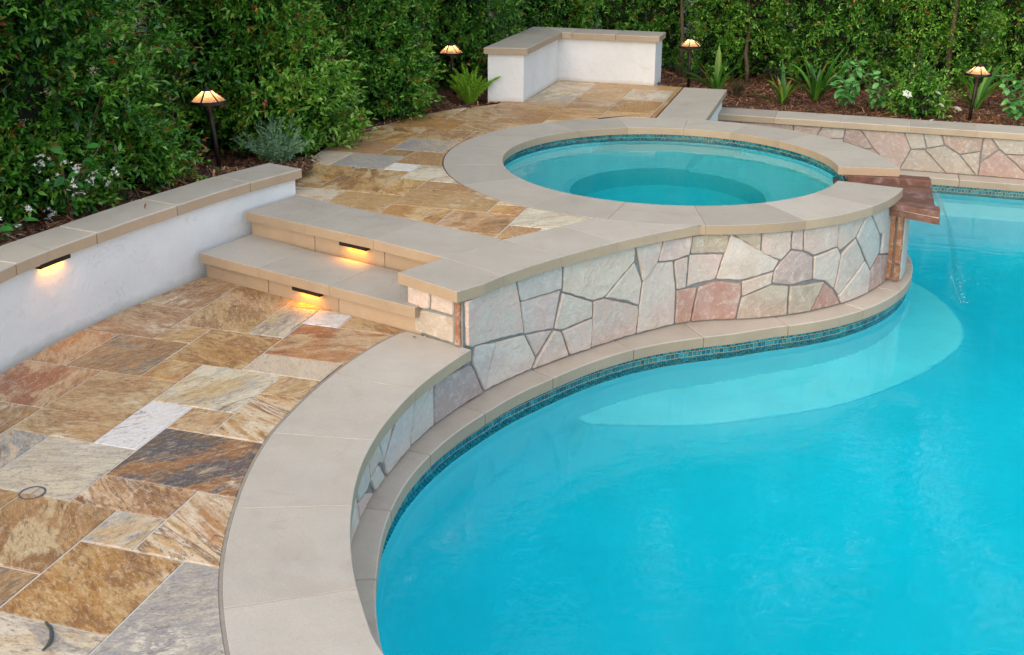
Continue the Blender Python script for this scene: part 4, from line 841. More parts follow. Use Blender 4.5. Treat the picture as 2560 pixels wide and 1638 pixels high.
def risers(F0, back, z0, z1, cuts, L_):
    for a, b in zip([0] + cuts, cuts + [L_]):
        p, q = F0 + fn * back + fd * (a + .002), F0 + fn * back + fd * (b - .002); slab('riser', [tuple(p), tuple(q), tuple(q + fn * .12), tuple(p + fn * .12)], z0, z1, M_COPING, st, .002)
risers(F1, .042, -.02, ZS - CT, [.50, 1.02], 1.575); risers(F2, .042, ZS - .02, ZU - CT, [.515, 1.04], 1.50)
slab('step_core', [tuple(F1 + fn * .15 + fd * .02), tuple(F1 + fn * .15 + fd * 1.55), tuple(F1 + fn * .75 + fd * 1.55), tuple(F1 + fn * .75 + fd * .15)], -.15, ZS - CT - .002, M_MORTAR, st, .001)
slab('step_core', [tuple(F2 + fn * .15 + fd * .02), tuple(F2 + fn * .15 + fd * 1.45), tuple(F2 + fn * .43 + fd * 1.45), tuple(F2 + fn * .43 + fd * .02)], -.1, ZU - CT - .002, M_MORTAR, st, .001)

# ================================================================ curved white seat wall
cw = thing('curved_seat_wall', 'curved white stucco seat wall with beige cap slabs along the lower deck', 'seat wall', (-2.1, 5.6, 0))
CF = Path(catmull([(-2.60, 3.2), (-2.52, 3.9), (-2.42, 4.55), (-2.345, 4.95), (-2.25, 5.225), (-2.135, 5.484), (-2.01, 5.755), (-1.877, 6.016), (-1.735, 6.29), (-1.587, 6.54), (-1.342, 6.905)], 6))
CB = Path(catmull([(-2.91, 3.25), (-2.83, 3.95), (-2.72, 4.65), (-2.62, 5.03), (-2.505, 5.32), (-2.38, 5.60), (-2.26, 5.88), (-2.126, 6.155), (-1.98, 6.43), (-1.837, 6.69), (-1.582, 7.063)], 6))
jf = [(-2.60, 3.2), (-2.53, 3.85), (-2.44, 4.42), (-2.328, 4.985), (-2.135, 5.484), (-1.877, 6.016), (-1.587, 6.54), (-1.342, 6.905)]
jb = [(-2.91, 3.25), (-2.84, 3.88), (-2.75, 4.48), (-2.60, 5.08), (-2.38, 5.60), (-2.126, 6.155), (-1.837, 6.69), (-1.582, 7.063)]
CWZ = .472
for i in range(7):
    a0, a1, b0, b1 = CF.near(jf[i]), CF.near(jf[i + 1]), CB.near(jb[i]), CB.near(jb[i + 1]); g = .004 if i < 6 else 0
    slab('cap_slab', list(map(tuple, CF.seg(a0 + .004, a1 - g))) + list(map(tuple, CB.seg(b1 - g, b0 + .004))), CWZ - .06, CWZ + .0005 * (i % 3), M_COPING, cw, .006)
slab('joint_mortar', list(map(tuple, CF.offset(-.006).seg(.1, CF.L - .05))) + list(map(tuple, CB.offset(.006).seg(CB.L - .05, .1))), CWZ - .055, CWZ - .004, M_WHITE_JOINT, cw, .001)
cfo, cbo = CF.offset(-.032), CB.offset(.025)
V, F = slab_geo(list(map(tuple, cfo.seg(0, cfo.L - .03))) + list(map(tuple, cbo.seg(cbo.L - .02, 0))), -.05, CWZ - .0605, .002)
part('stucco_wall', V, F, M_STUCCO, cw)['base_z'] = 0.

# ================================================================ L-shaped white seat wall at the back
lw = thing('corner_seat_wall', 'L-shaped white stucco seat wall with beige cap at the back of the spa deck', 'seat wall', (.5, 11.2, ZU))
slab('stucco_wall', [(-.232, 10.275), (.10, 10.245), (.473, 11.53), (1.438, 11.23), (1.545, 11.55), (.21, 11.94)], ZU - .1, .7535, M_STUCCO, lw, .003)['base_z'] = ZU
for P in ([(-.27, 10.24), (.132, 10.205), (.494, 11.466), (.33, 11.94), (.21, 11.975)], [(.498, 11.467), (.60, 11.437), (.70, 11.83), (.335, 11.941)], [(.604, 11.436), (1.035, 11.303), (1.145, 11.70), (.704, 11.829)], [(1.039, 11.302), (1.465, 11.17), (1.582, 11.57), (1.149, 11.699)]):
    slab('cap_slab', P, .754, .813 - .0006 * random.random(), M_COPING, lw, .006)

# ================================================================ spur coping and planter wall
se = thing('deck_edge_coping', 'straight beige coping slab edging the upper deck behind the spa', 'coping', (1.7, 10.3, ZU))
slab('coping_slab', [(1.249, 9.531), (1.658, 9.429), (2.142, 11.03), (1.727, 11.138)], ZU - CT, ZU - .0008, M_COPING, se, .005)
slab('side_wall', [(1.30, 9.50), (1.625, 9.42), (2.095, 11.00), (1.75, 11.08)], -.5, ZU - CT - .001, M_STUCCO, se, .002)['base_z'] = -.4
pw = thing('planter_wall', 'straight pink and cream flagstone planter wall with beige cap behind the pool', 'stone wall', (4.0, 10.1, ZG))
def pl_surf(s, z, d): p = plp(s, d); return (p[0], p[1], z)
for key, q in PLANTER_STONES: flagstone(pw, [(s, .062 if z > .03 else (ZG + .004 if z < ZG + .03 else z)) for s, z in q], key.upper(), pl_surf, .010, .003)
slab('mortar_core', [tuple(plp(-1.95)), tuple(plp(6.2)), tuple(plp(6.2, -.28)), tuple(plp(-1.95, -.28))], -.6, .0640, M_MORTAR, pw, .001)
js = [-1.78, -1.16, -.545, .055, .655, 1.26, 1.87, 2.48, 3.1, 3.7, 4.3, 4.9, 5.5, 6.1]
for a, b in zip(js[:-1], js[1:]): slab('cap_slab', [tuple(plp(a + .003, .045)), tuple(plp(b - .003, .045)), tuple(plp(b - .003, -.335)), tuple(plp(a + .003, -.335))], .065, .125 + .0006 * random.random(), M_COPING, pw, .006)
slab('joint_mortar', [tuple(plp(-1.7, .04)), tuple(plp(6.0, .04)), tuple(plp(6.0, -.33)), tuple(plp(-1.7, -.33))], .068, .121, M_WHITE_JOINT, pw, .001)
jl = [-1.85, -1.05, -.25, .52, 1.3, 2.1, 2.9, 3.7, 4.5, 5.3, 6.1]
for a, b in zip(jl[:-1], jl[1:]): slab('ledge_slab', [tuple(plp(a + .002, .215)), tuple(plp(b - .002, .215)), tuple(plp(b - .002, -.01)), tuple(plp(a + .002, -.01))], ZG - GT, ZG, M_COPING_LEDGE, pw, .006)
pl_line = Path([tuple(plp(s, .185)) for s in np.linspace(6.0, -1.8, 40)]).P[::-1]
spots = []; PLP = Path([tuple(plp(s, .185)) for s in (-1.8, 2.2, 6.0)]); tile_rows(PLP, .2, 5.0, (0, 1, 2, 3, 4), ZG - GT, spots)
joined_tiles('mosaic_band', spots, pw)
strip_wall('grout_band', [tuple(plp(s, .1865)) for s in np.linspace(-1.8, 6.0, 20)], ZG - GT - TP * 5.3, ZG - GT - .0015, .01, M_TILEGROUT, pw)
# ================================================================ lit fixtures
def path_light(loc, rim_z, label, tilt=(0, 0), rot=0., watts=5.):
    x, y, z = loc; t = thing('path_light', label, 'path light', loc, 'shaded path lights in the planting beds')
    H = rim_z - z; R = .118
    def tl(V): return [(p[0] + tilt[0] * (p[2] / H), p[1] + tilt[1] * (p[2] / H), p[2]) for p in V]
    def add(name, V, F, m, par=t, smooth=False):
        V = np.array(tl(V)); return link(name, raw_mesh(name, V, F, m, None, smooth), par)
    V, F = tube_geo([(0, 0, -.06), (0, 0, H * .5), (0, 0, H + .03)], .0165, 10); add('pole', V, F, M_BRONZE, t, True)
    V, F = lathe_geo([(R, H), (R + .006, H + .003), (R + .006, H + .019), (R - .002, H + .024), (R - .008, H + .016), (R - .008, H)], 40); add('rim', V, F[:-2] + [[i * 1 + 0 for i in f] for f in []], M_BRONZE)
    V, F = lathe_geo([(.002, H + .118), (.012, H + .112), (.010, H + .105), (.030, H + .100), (.034, H + .092), (.034, H + .086), (.006, H + .084)], 24); add('finial', V, F, M_BRONZE, t, True)
    n = 6; zb, zt, rb, rt = H + .0175, H + .087, R - .004, .031
    for k in range(n):
        a0, a1 = rot + 2 * pi * k / n, rot + 2 * pi * (k + 1) / n; V = []; F = []; m = 6
        for i in range(m + 1):
            a = a0 + (a1 - a0) * i / m; V += [(rb * cos(a), rb * sin(a), zb), (rt * cos(a), rt * sin(a), zt)]
        F = [[2 * i, 2 * i + 2, 2 * i + 3, 2 * i + 1] for i in range(m)]; add('shade_panel', V, F, M_MICA)
        c, s = cos(a0), sin(a0); V, F = tube_geo([(rb * c * 1.01, rb * s * 1.01, zb), (rt * c, rt * s, zt + .002)], .0055, 5); add('rib', V, F, M_BRONZE)
    V, F = lathe_geo([(.004, H + .03), (.012, H + .036), (.014, H + .048), (.010, H + .060), (.003, H + .064)], 12); add('bulb', V, F, make_bulb_mat, t, True)
    ld = bpy.data.lights.new('path_light_lamp', 'POINT'); ld.energy = watts; ld.color = (1., .56, .22); ld.shadow_soft_size = .016
    lo = bpy.data.objects.new('lamp', ld); COL.objects.link(lo); lo.parent = t; lo.location = (tilt[0] * 1.1, tilt[1] * 1.1, H + .050)
make_bulb_mat = make_glow('bulb_glass', (1., .62, .30), 20.)
path_light((-1.984, 7.35, .35), .805, 'lit cone-shaded path light in front of the hedge behind the curved white wall', (-.05, .01), .35, 1.1)
path_light((-.561, 10.649, .29), .69, 'lit cone-shaded path light beside the bright green fern', (-.03, 0), .1, 1.1)
path_light((1.86, 11.696, .2), .636, 'lit cone-shaded path light between the L-shaped white wall and the strappy plants', (.0, 0), .25, 1.1)
path_light((4.392, 10.543, .10), .543, 'lit cone-shaded path light behind the pool planter wall, next to the white-flowered shrub', (.035, 0), 1.45, 1.1)

def bar_light(name, a, b, z, out, label, cat, energy, group=None):
    a, b, out = np.array(a), np.array(b), np.array(out); c = (a + b) / 2; d = (b - a); l = np.hypot(*d); d = d / l
    t = thing(name, label, cat, (c[0], c[1], z), group)
    def box(u0, u1, v0, v1, z0, z1, bev=.003): P = [tuple(c + d * u + out * v) for u, v in ((u0, v0), (u1, v0), (u1, v1), (u0, v1))]; return slab_geo(P, z0, z1, bev)
    part('housing', *box(-l / 2, l / 2, .0, .034, z - .018, z + .006), M_BRONZE, t)
    part('lens', *box(-l / 2 + .02, l / 2 - .02, .006, .026, z - .0215, z - .0183, .0005), M_GLOW, t)
    ld = bpy.data.lights.new('bar_lamp', 'AREA'); ld.shape = 'RECTANGLE'; ld.size = l * .7; ld.size_y = .014; ld.energy = energy; ld.color = (1., .30, .0); ld.spread = radians(150)
    lo = bpy.data.objects.new('lamp', ld); COL.objects.link(lo); lo.parent = t; lo.location = (out[0] * .018, out[1] * .018, -.0235); lo.rotation_euler = (0, 0, math.atan2(d[1], d[0]))
rf = fn * .0405
p1, q1 = F1 + fd * .715 + rf, F1 + fd * .915 + rf
bar_light('step_light', p1, q1, ZS - CT - .007, -fn, 'dark bar light glowing amber under the lower step nosing', 'step light', .20, 'amber step lights')
p1, q1 = F2 + fd * .735 + rf, F2 + fd * .935 + rf
bar_light('step_light', p1, q1, ZU - CT - .007, -fn, 'dark bar light glowing amber under the upper step nosing', 'step light', .20, 'amber step lights')
s1 = cfo.near((-2.27, 5.235)); nn = cfo.nor(s1); tt = cfo.tan(s1); cc = cfo.at(s1)
bar_light('wall_light', cc - tt * .10, cc + tt * .10, CWZ - .0615, nn, 'dark bar light glowing amber under the cap of the curved white wall', 'wall light', .13)

# ================================================================ vegetation
GREENS = np.array([(.020, .085, .012), (.055, .180, .020), (.100, .270, .028), (.170, .355, .042), (.26, .43, .075)])
REDS = np.array([(.24, .06, .018), (.28, .12, .025), (.15, .11, .02), (.24, .19, .035)])
LEAF = np.array([(0, 0, 0), (.42, .5, .10), (.42, -.5, .10), (.52, 0, .0), (1., 0, -.16)]); LT = np.array([(0, 2, 3), (0, 3, 1), (3, 2, 4), (3, 4, 1)])
def frame(d, roll):
    d = d / (np.linalg.norm(d, axis=-1, keepdims=True) + 1e-9); up = np.broadcast_to(np.array([0, 0, 1.]), d.shape)
    s = np.cross(up, d); s /= np.linalg.norm(s, axis=-1, keepdims=True) + 1e-6; w = np.cross(d, s); c, k = np.cos(roll)[..., None], np.sin(roll)[..., None]
    return d, s * c + w * k, w * c - s * k
def leaves(pos, d, length, width, roll, col, shape=LEAF, tris=LT):
    """leaf blades: returns vertices, triangles, colours"""
    X, Y, Z = frame(d, roll); n = len(pos); S = shape
    V = pos[:, None] + length[:, None, None] * (X[:, None] * S[None, :, :1] + Z[:, None] * S[None, :, 2:3]) + width[:, None, None] * Y[:, None] * S[None, :, 1:2]
    T = (np.arange(n) * len(S))[:, None, None] + tris[None]; return V.reshape(-1, 3), T.reshape(-1, 3), np.repeat(col, len(S), 0)
def sprigs(pos, axis, leaf_l, rng, per=9, twig=.13, tone=None, red=.10, aspect=.42):
    n = len(pos); axis = axis / np.linalg.norm(axis, axis=1, keepdims=True); t = np.tile(np.linspace(.12, 1., per), (n, 1)) + rng.normal(0, .05, (n, per))
    bend = rng.normal(0, .35, (n, 3)); A = axis[:, None] + bend[:, None] * (t[..., None] - .3) * .8
    P = pos[:, None] + A * t[..., None] * twig
    phi = np.arange(per)[None] * 2.4 + rng.uniform(0, 6.28, (n, 1)); _, s, w = frame(np.repeat(axis[:, None], per, 1), phi)
    spread = 1.15 - .75 * t[..., None]; D = axis[:, None] * (.55 + .5 * t[..., None]) + s * spread + rng.normal(0, .22, (n, per, 3)); D[..., 2] += rng.normal(.05, .22, (n, per))
    l = leaf_l * rng.uniform(.65, 1.25, (n, per)) * (1.05 - .25 * t); tone = rng.normal(1.6, .85, n) if tone is None else tone
    k = np.clip(np.rint(tone[:, None] + rng.normal(0, .6, (n, per)) + (t - .5) * .9), 0, 4).astype(int); C = GREENS[k] * rng.uniform(.75, 1.25, (n, per, 1))
    flush = (rng.random((n, 1)) < red * 1.5) & (t > .62) & (rng.random((n, per)) < .75); C = np.where(flush[..., None], REDS[rng.integers(0, 4, (n, per))] * rng.uniform(.7, 1.3, (n, per, 1)), C)
    return leaves(P.reshape(-1, 3), D.reshape(-1, 3), l.ravel(), l.ravel() * aspect, rng.normal(0, .6, n * per), C.reshape(-1, 3))
def cat(parts):
    V, T, C, k = [], [], [], 0
    for v, t, c in parts: V.append(v); T.append(t + k); C.append(c); k += len(v)
    return np.concatenate(V), np.concatenate(T), np.concatenate(C)
VIEW = np.array([0., 0.])
def hedge_shrub(name, label, cx, cy, rx, ry, z0, h, n, leaf_l, seed, profile=None, red=.10, trunk=None, cat_='hedge', group='clipped hedge shrubs', skirt=.25, tone0=1.5, flowers=0):
    rng = np.random.default_rng(seed); t = thing(name, label, cat_, (cx, cy, z0), group)
    ph = rng.uniform(0, 6.28, 12)
    def lump(a, z): return .14 * np.sin(2 * a + ph[0] + z * 1.9) + .12 * np.sin(3 * a - z * 3.1 + ph[1]) + .08 * np.sin(5 * a + 4.3 * z + ph[2]) + .06 * np.sin(8 * a - 6.1 * z + ph[3]) + .07 * np.sin(5.2 * z + ph[4])
    prof = profile or (lambda q: np.clip(1.02 - (1 - np.clip(q / .10, 0, 1)) ** 2 * .30 - np.clip((q - .72) / .28, 0, 1) ** 2 * .75, .1, 2))
    a_v = math.atan2(-cy, -cx)
    a = np.where(rng.random(n) < .80, a_v + rng.normal(0, .80, n), rng.uniform(0, 2 * pi, n)); q = rng.beta(1.15, 1.35, n); z = q * h
    clump = np.sin(a * 9 * max(rx, ry) + ph[5] + 3 * np.sin(z * 4 + ph[6])) * np.sin(z * 8.5 + ph[7] + 2 * np.sin(a * 5 + ph[8]))
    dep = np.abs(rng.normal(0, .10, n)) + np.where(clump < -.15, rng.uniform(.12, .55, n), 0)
    r = prof(q) * (1 + lump(a, z)) - dep / max(rx, ry); r = np.clip(r, .25, 2)
    pos = np.stack([rx * r * np.cos(a), ry * r * np.sin(a), z], 1)
    out = np.stack([np.cos(a), np.sin(a), np.zeros(n)], 1); ax = out * .9 + rng.normal(0, .45, (n, 3)) + np.array([0, 0, .45])
    tone = tone0 + .9 * clump + rng.normal(0, .6, n) + .5 * (q - .4) - 3.0 * dep  # tone drops with depth: shade of the pockets painted into the greens
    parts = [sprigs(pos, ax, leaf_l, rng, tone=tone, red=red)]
    m = n // 5; a = rng.uniform(0, 2 * pi, m); q = rng.random(m); r = prof(q) * rng.uniform(.62, .86, m)      # inner leaves, their shade put into darker greens
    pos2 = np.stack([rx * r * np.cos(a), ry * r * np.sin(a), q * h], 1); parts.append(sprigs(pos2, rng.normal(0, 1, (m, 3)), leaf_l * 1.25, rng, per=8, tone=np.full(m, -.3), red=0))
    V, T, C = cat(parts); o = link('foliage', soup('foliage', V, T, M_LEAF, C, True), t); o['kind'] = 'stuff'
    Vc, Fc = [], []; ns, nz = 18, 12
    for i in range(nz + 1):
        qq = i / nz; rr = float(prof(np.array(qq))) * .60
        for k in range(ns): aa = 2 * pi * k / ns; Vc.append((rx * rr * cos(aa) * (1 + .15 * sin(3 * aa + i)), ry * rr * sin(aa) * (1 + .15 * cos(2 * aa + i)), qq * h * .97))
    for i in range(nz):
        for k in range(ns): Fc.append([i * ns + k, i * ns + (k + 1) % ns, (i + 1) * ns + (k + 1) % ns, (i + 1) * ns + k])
    Fc += [list(range(ns - 1, -1, -1)), list(range(nz * ns, nz * ns + ns))]; link('shade_core', raw_mesh('shade_core', Vc, Fc, M_CORE), t)  # dark solid added to stand for the shaded inside of the shrub
    for (tx, ty, th, tr) in (trunk or [(0, 0, h * .8, .035)]):
        P = [(tx + .02 * sin(i * 1.7 + seed), ty + .015 * cos(i * 2.1), th * i / 6 - (.06 if i == 0 else 0)) for i in range(7)]; v, f = tube_geo(P, np.linspace(tr, tr * .6, 7), 8); link('trunk', raw_mesh('trunk', v, f, M_BARK, None, True), t)
    for i in range(rng.integers(2, 5)):      # bare twigs showing between the leaves
        aa = a_v + rng.normal(0, .7); zz = rng.uniform(.2, .9) * h * .6; r0 = .55; r1 = 1.0 + rng.uniform(0, .1)
        P = [(rx * rr * cos(aa + .1 * j), ry * rr * sin(aa + .1 * j), zz + .12 * j + rng.normal(0, .02)) for j, rr in enumerate(np.linspace(r0, r1, 5))]; v, f = tube_geo(P, np.linspace(.006, .002, 5), 5); link('twig', raw_mesh('twig', v, f, M_BARK), t)
    for i in range(flowers):
        aa = a_v + rng.normal(0, .55); qq = rng.uniform(.12, .75); rr = float(prof(np.array(qq)) * (1 + lump(np.array(aa), np.array(qq * h)))) + .03
        c = np.array([rx * rr * cos(aa), ry * rr * sin(aa), qq * h]); k = 26; D = rng.normal(0, 1, (k, 3)) + np.array([cos(aa), sin(aa), .5]) * .6
        v, tt_, cc_ = leaves(c + rng.normal(0, .012, (k, 3)), D, rng.uniform(.012, .024, k), np.full(k, .005), rng.uniform(0, 3, k), np.tile(np.array([[.62, .52, .34]]), (k, 1)) * rng.uniform(.6, 1.1, (k, 1)))
        link('blossom', soup('blossom', v, tt_, M_SOFTLEAF, cc_), t)
    return t
LH = [(-3.75, 5.35, .85, .80, .36, 3.0, 4387, 'tall glossy hedge shrub at the near end of the hedge, behind the jasmine'),
      (-3.15, 6.35, .78, .75, .36, 3.0, 6075, 'tall glossy hedge shrub with cream blossom between the jasmine and the first path light'),
      (-3.14, 7.45, .70, .70, .34, 3.0, 6075, 'tall glossy hedge shrub right behind the path light by the curved wall'),
      (-2.20, 8.55, .66, .70, .30, 3.0, 5400, 'tall glossy hedge shrub behind the low bulging bush at the deck corner'),
      (-1.78, 9.55, .66, .68, .30, 3.0, 5062, 'tall dark hedge shrub rising behind the deck edge, third from the L-shaped wall'),
      (-1.32, 10.55, .62, .66, .30, 3.0, 5062, 'tall dark hedge shrub just behind the path light with the fern'),
      (-.72, 11.65, .70, .70, .30, 3.0, 4725, 'tall dark hedge shrub touching the cap of the L-shaped white wall')]
for i, (x, y, rx, ry, z0, h, n, lab) in enumerate(LH):
    hedge_shrub('hedge_shrub', lab, x, y, rx, ry, z0, h, n, .056 if i < 4 else .052, 100 + i, red=.14 if i < 4 else .09, flowers=[2, 16, 5, 0, 0, 0, 2][i])
RH = [(.35, 13.15, 'rear hedge shrub behind the corner of the L-shaped white wall', None), (1.45, 13.05, 'rear hedge shrub with a bare stem above the path light by the L-shaped wall', [(.42, -.62, 2.2, .022)]),
      (2.55, 12.80, 'rear hedge shrub behind the strappy plants nearest the deck', [(.02, -.60, .9, .024)]), (3.60, 12.50, 'rear hedge shrub behind the leafy green plants in the planter', None),
      (4.68, 12.55, 'rear hedge shrub whose slim pale trunk stands bare behind the white-flowered shrub', [(.02, -.60, 2.4, .030)]), (5.75, 12.15, 'rear hedge shrub behind the path light at the planter wall', [(-.35, -.5, 2., .02)]), (6.85, 11.75, 'rear hedge shrub at the far end of the planter wall', None)]
for i, (x, y, lab, tr) in enumerate(RH):
    hedge_shrub('hedge_shrub', lab, x, y, .74, .64, .2, 3.0, 4000 if i < 6 else 1400, .050, 200 + i, red=.09, trunk=tr, group='rear hedge shrubs', tone0=1.9)
low = lambda q: np.clip(1.02 - np.clip((q - .45) / .55, 0, 1) ** 2 * .8 - (1 - np.clip(q / .15, 0, 1)) ** 2 * .25, .1, 2)
hedge_shrub('garden_bush', 'low bulging light green bush spilling over the edge of the upper deck', -1.72, 8.48, .46, .62, .30, 1.05, 1500, .060, 301, low, .08, None, 'bush', None, tone0=2.5)
hedge_shrub('garden_bush', 'low dark green bush at the hedge foot beside the deck, near the fern', -1.05, 9.75, .32, .42, .30, .75, 800, .055, 302, low, .08, None, 'bush', None, tone0=1.6)
hedge_shrub('garden_bush', 'small dark green bush under the first path light behind the curved wall', -2.42, 6.98, .28, .34, .36, .42, 560, .055, 303, low, .10, None, 'bush', None, tone0=1.5)
hedge_shrub('garden_bush', 'small leafy bush between the jasmine and the curved wall cap', -2.62, 6.35, .24, .26, .38, .42, 380, .05, 304, low, .08, None, 'bush', None, tone0=2.2)

def tall_tree(label, x, y, h, r, seed):
    rng = np.random.default_rng(seed); t = thing('tall_tree', label, 'tree', (x, y, .15), 'tall trees beyond the hedge')
    P = [(.10 * sin(i + seed), .08 * cos(i * 1.3), h * .85 * i / 7) for i in range(8)]; v, f = tube_geo(P, np.linspace(.16, .05, 8), 8); link('trunk', raw_mesh('trunk', v, f, M_BARK, None, True), t)
    cl = []; n = 24
    for k in range(n):
        a = rng.uniform(0, 6.28); z = h * rng.uniform(.42, .98); rr = r * rng.uniform(.25, 1.) * (1.15 - .6 * abs(z / h - .62) / .4); c = np.array([rr * cos(a), rr * sin(a), z]); cl.append(c)
        b0 = np.array([0, 0, z * rng.uniform(.62, .8)]); Q = [b0 + (c - b0) * q + np.array([0, 0, .2 * sin(q * 3)]) for q in np.linspace(0, 1, 5)]; v, f = tube_geo(Q, np.linspace(.05, .015, 5), 6); link('limb', raw_mesh('limb', v, f, M_BARK), t)
    per = 95; pos = np.concatenate([c + rng.normal(0, 1, (per, 3)) * np.array([.42, .42, .30]) * r * .40 for c in cl]); m = len(pos)
    V, T, C = sprigs(pos, rng.normal(0, 1, (m, 3)) + [0, 0, .4], .15, rng, per=7, twig=.35, red=.0); o = link('crown', soup('crown', V, T, M_LEAF, C), t); o['kind'] = 'stuff'
for i, (x, y, h, r) in enumerate([(-4.6, 14.2, 8.0, 2.2), (-1.9, 15.6, 9.8, 2.3), (.9, 15.9, 8.8, 2.2), (3.4, 15.2, 10.4, 2.4), (5.9, 14.8, 9.2, 2.3), (8.6, 14.2, 10.0, 2.4), (-6.8, 9.5, 8.6, 2.2)]):
    tall_tree(['tall tree above the left hedge corner, mirrored in the pool', 'tall tree behind the L-shaped wall, mirrored in the pool', 'tall tree behind the first rear hedge shrub, mirrored in the pool', 'tallest tree behind the strappy plants, mirrored in the pool', 'tall tree behind the slim pale trunk, mirrored in the pool', 'tall tree beyond the far end of the planter wall, mirrored in the pool', 'tall tree beside the near end of the hedge, above the jasmine'][i], x, y, h, r, 700 + i)

def strap(L_, w, a, lift, droop, col, tip, rng, fold=.25):
    n = 9; V = []; C = []; p = np.array([.02 * cos(a), .02 * sin(a), 0.]); el = lift
    for i in range(n):
        t = i / (n - 1); ww = w * (1 - .25 * (1 - t) - (max(0, t - .55) / .45) ** 2.2 * .92); s = np.array([-sin(a), cos(a), 0]); nrm = np.array([-sin(el) * cos(a), -sin(el) * sin(a), cos(el)])
        for k, f in ((-1, 1), (0, 0), (1, 1)): V.append(p + s * ww * k * .5 + nrm * ww * fold * f); C.append(np.array(col) * (1 - t) + np.array(tip) * t)
        p = p + np.array([cos(el) * cos(a), cos(el) * sin(a), sin(el)]) * L_ / (n - 1); el -= droop / (n - 1) * (.4 + 1.2 * t)
    F = [[3 * i + k, 3 * i + k + 1, 3 * i + 4 + k, 3 * i + 3 + k] for i in range(n - 1) for k in (0, 1)]; return V, F, np.array(C)
def strappy(label, loc, n, L_, w, seed, special=()):
    rng = np.random.default_rng(seed); t = thing('strappy_plant', label, 'plant', loc, 'strap-leaved plants in the rear bed')
    for i in range(n):
        a = rng.uniform(0, 2 * pi); lift = rng.uniform(.75, 1.5); g = GREENS[rng.integers(0, 3)] * rng.uniform(.8, 1.2); tip = g * 1.1
        if rng.random() < .22: tip = np.array([.30, .25, .05])
        V, F, C = strap(L_ * rng.uniform(.6, 1.1), w * rng.uniform(.75, 1.2), a, lift, rng.uniform(.4, 1.5), g, tip, rng); o = link('leaf', raw_mesh('leaf', V, F, M_LEAF, C, True), t)
    for a, lift, l_, ww, dr, g, tip in special:
        V, F, C = strap(l_, ww, a, lift, dr, g, tip, rng); link('leaf', raw_mesh('leaf', V, F, M_LEAF, C, True), t)
YG = (.16, .24, .03); MG = (.03, .13, .015)
strappy('strappy plant with one broad upright yellow-green leaf, next to the deck edge coping', (2.143, 11.58, .17), 13, .42, .045, 1, [(1.4, 1.53, .50, .075, .1, MG, YG), (-.1, 1.15, .42, .05, .5, MG, MG), (-.5, .75, .52, .04, .3, MG, YG), (2.9, 1.2, .36, .05, .4, MG, (.3, .16, .05))])
strappy('small strappy plant with yellow-tipped leaves standing alone in the mulch', (2.77, 11.285, .13), 12, .34, .04, 2, [(1.8, 1.5, .42, .05, .15, MG, MG), (3.0, 1.0, .36, .035, .2, MG, YG), (2.8, 1.2, .34, .04, .15, YG, YG), (3.2, .35, .36, .04, .3, MG, MG)])
strappy('tallest strappy plant, its broad leaf arching towards the leafy plants', (3.125, 11.36, .14), 18, .50, .05, 3, [(.2, 1.22, .62, .075, .35, MG, MG), (2.8, 1.30, .58, .055, .15, MG, YG), (.3, .95, .48, .06, .9, MG, MG), (-.3, 1.35, .4, .05, .3, MG, MG)])
strappy('strappy plant half hidden behind the path light at the planter wall', (4.649, 11.03, .13), 15, .48, .045, 4, [(.3, 1.2, .55, .06, .6, MG, MG)])
def tuft(label, loc, n, h, seed, col):
    rng = np.random.default_rng(seed); a = rng.uniform(0, 2 * pi, n); d = np.stack([np.cos(a) * .5, np.sin(a) * .5, rng.uniform(.5, 1.3, n)], 1); c = np.array(col)[rng.integers(0, len(col), n)] * rng.uniform(.7, 1.2, (n, 1))
    v, t, cc_ = leaves(rng.normal(0, .015, (n, 3)) * [1, 1, 0], d, rng.uniform(.5, 1., n) * h, np.full(n, .007), rng.uniform(0, 3, n), c); o = link('grass_tuft', soup('grass_tuft', v, t, M_SOFTLEAF, cc_), None, loc); tag(o, label, 'grass tuft')
tuft('wispy brownish grass tuft in the mulch between two strappy plants', (2.368, 11.60, .15), 60, .22, 9, [(.16, .12, .06), (.06, .10, .03), (.22, .17, .10)])

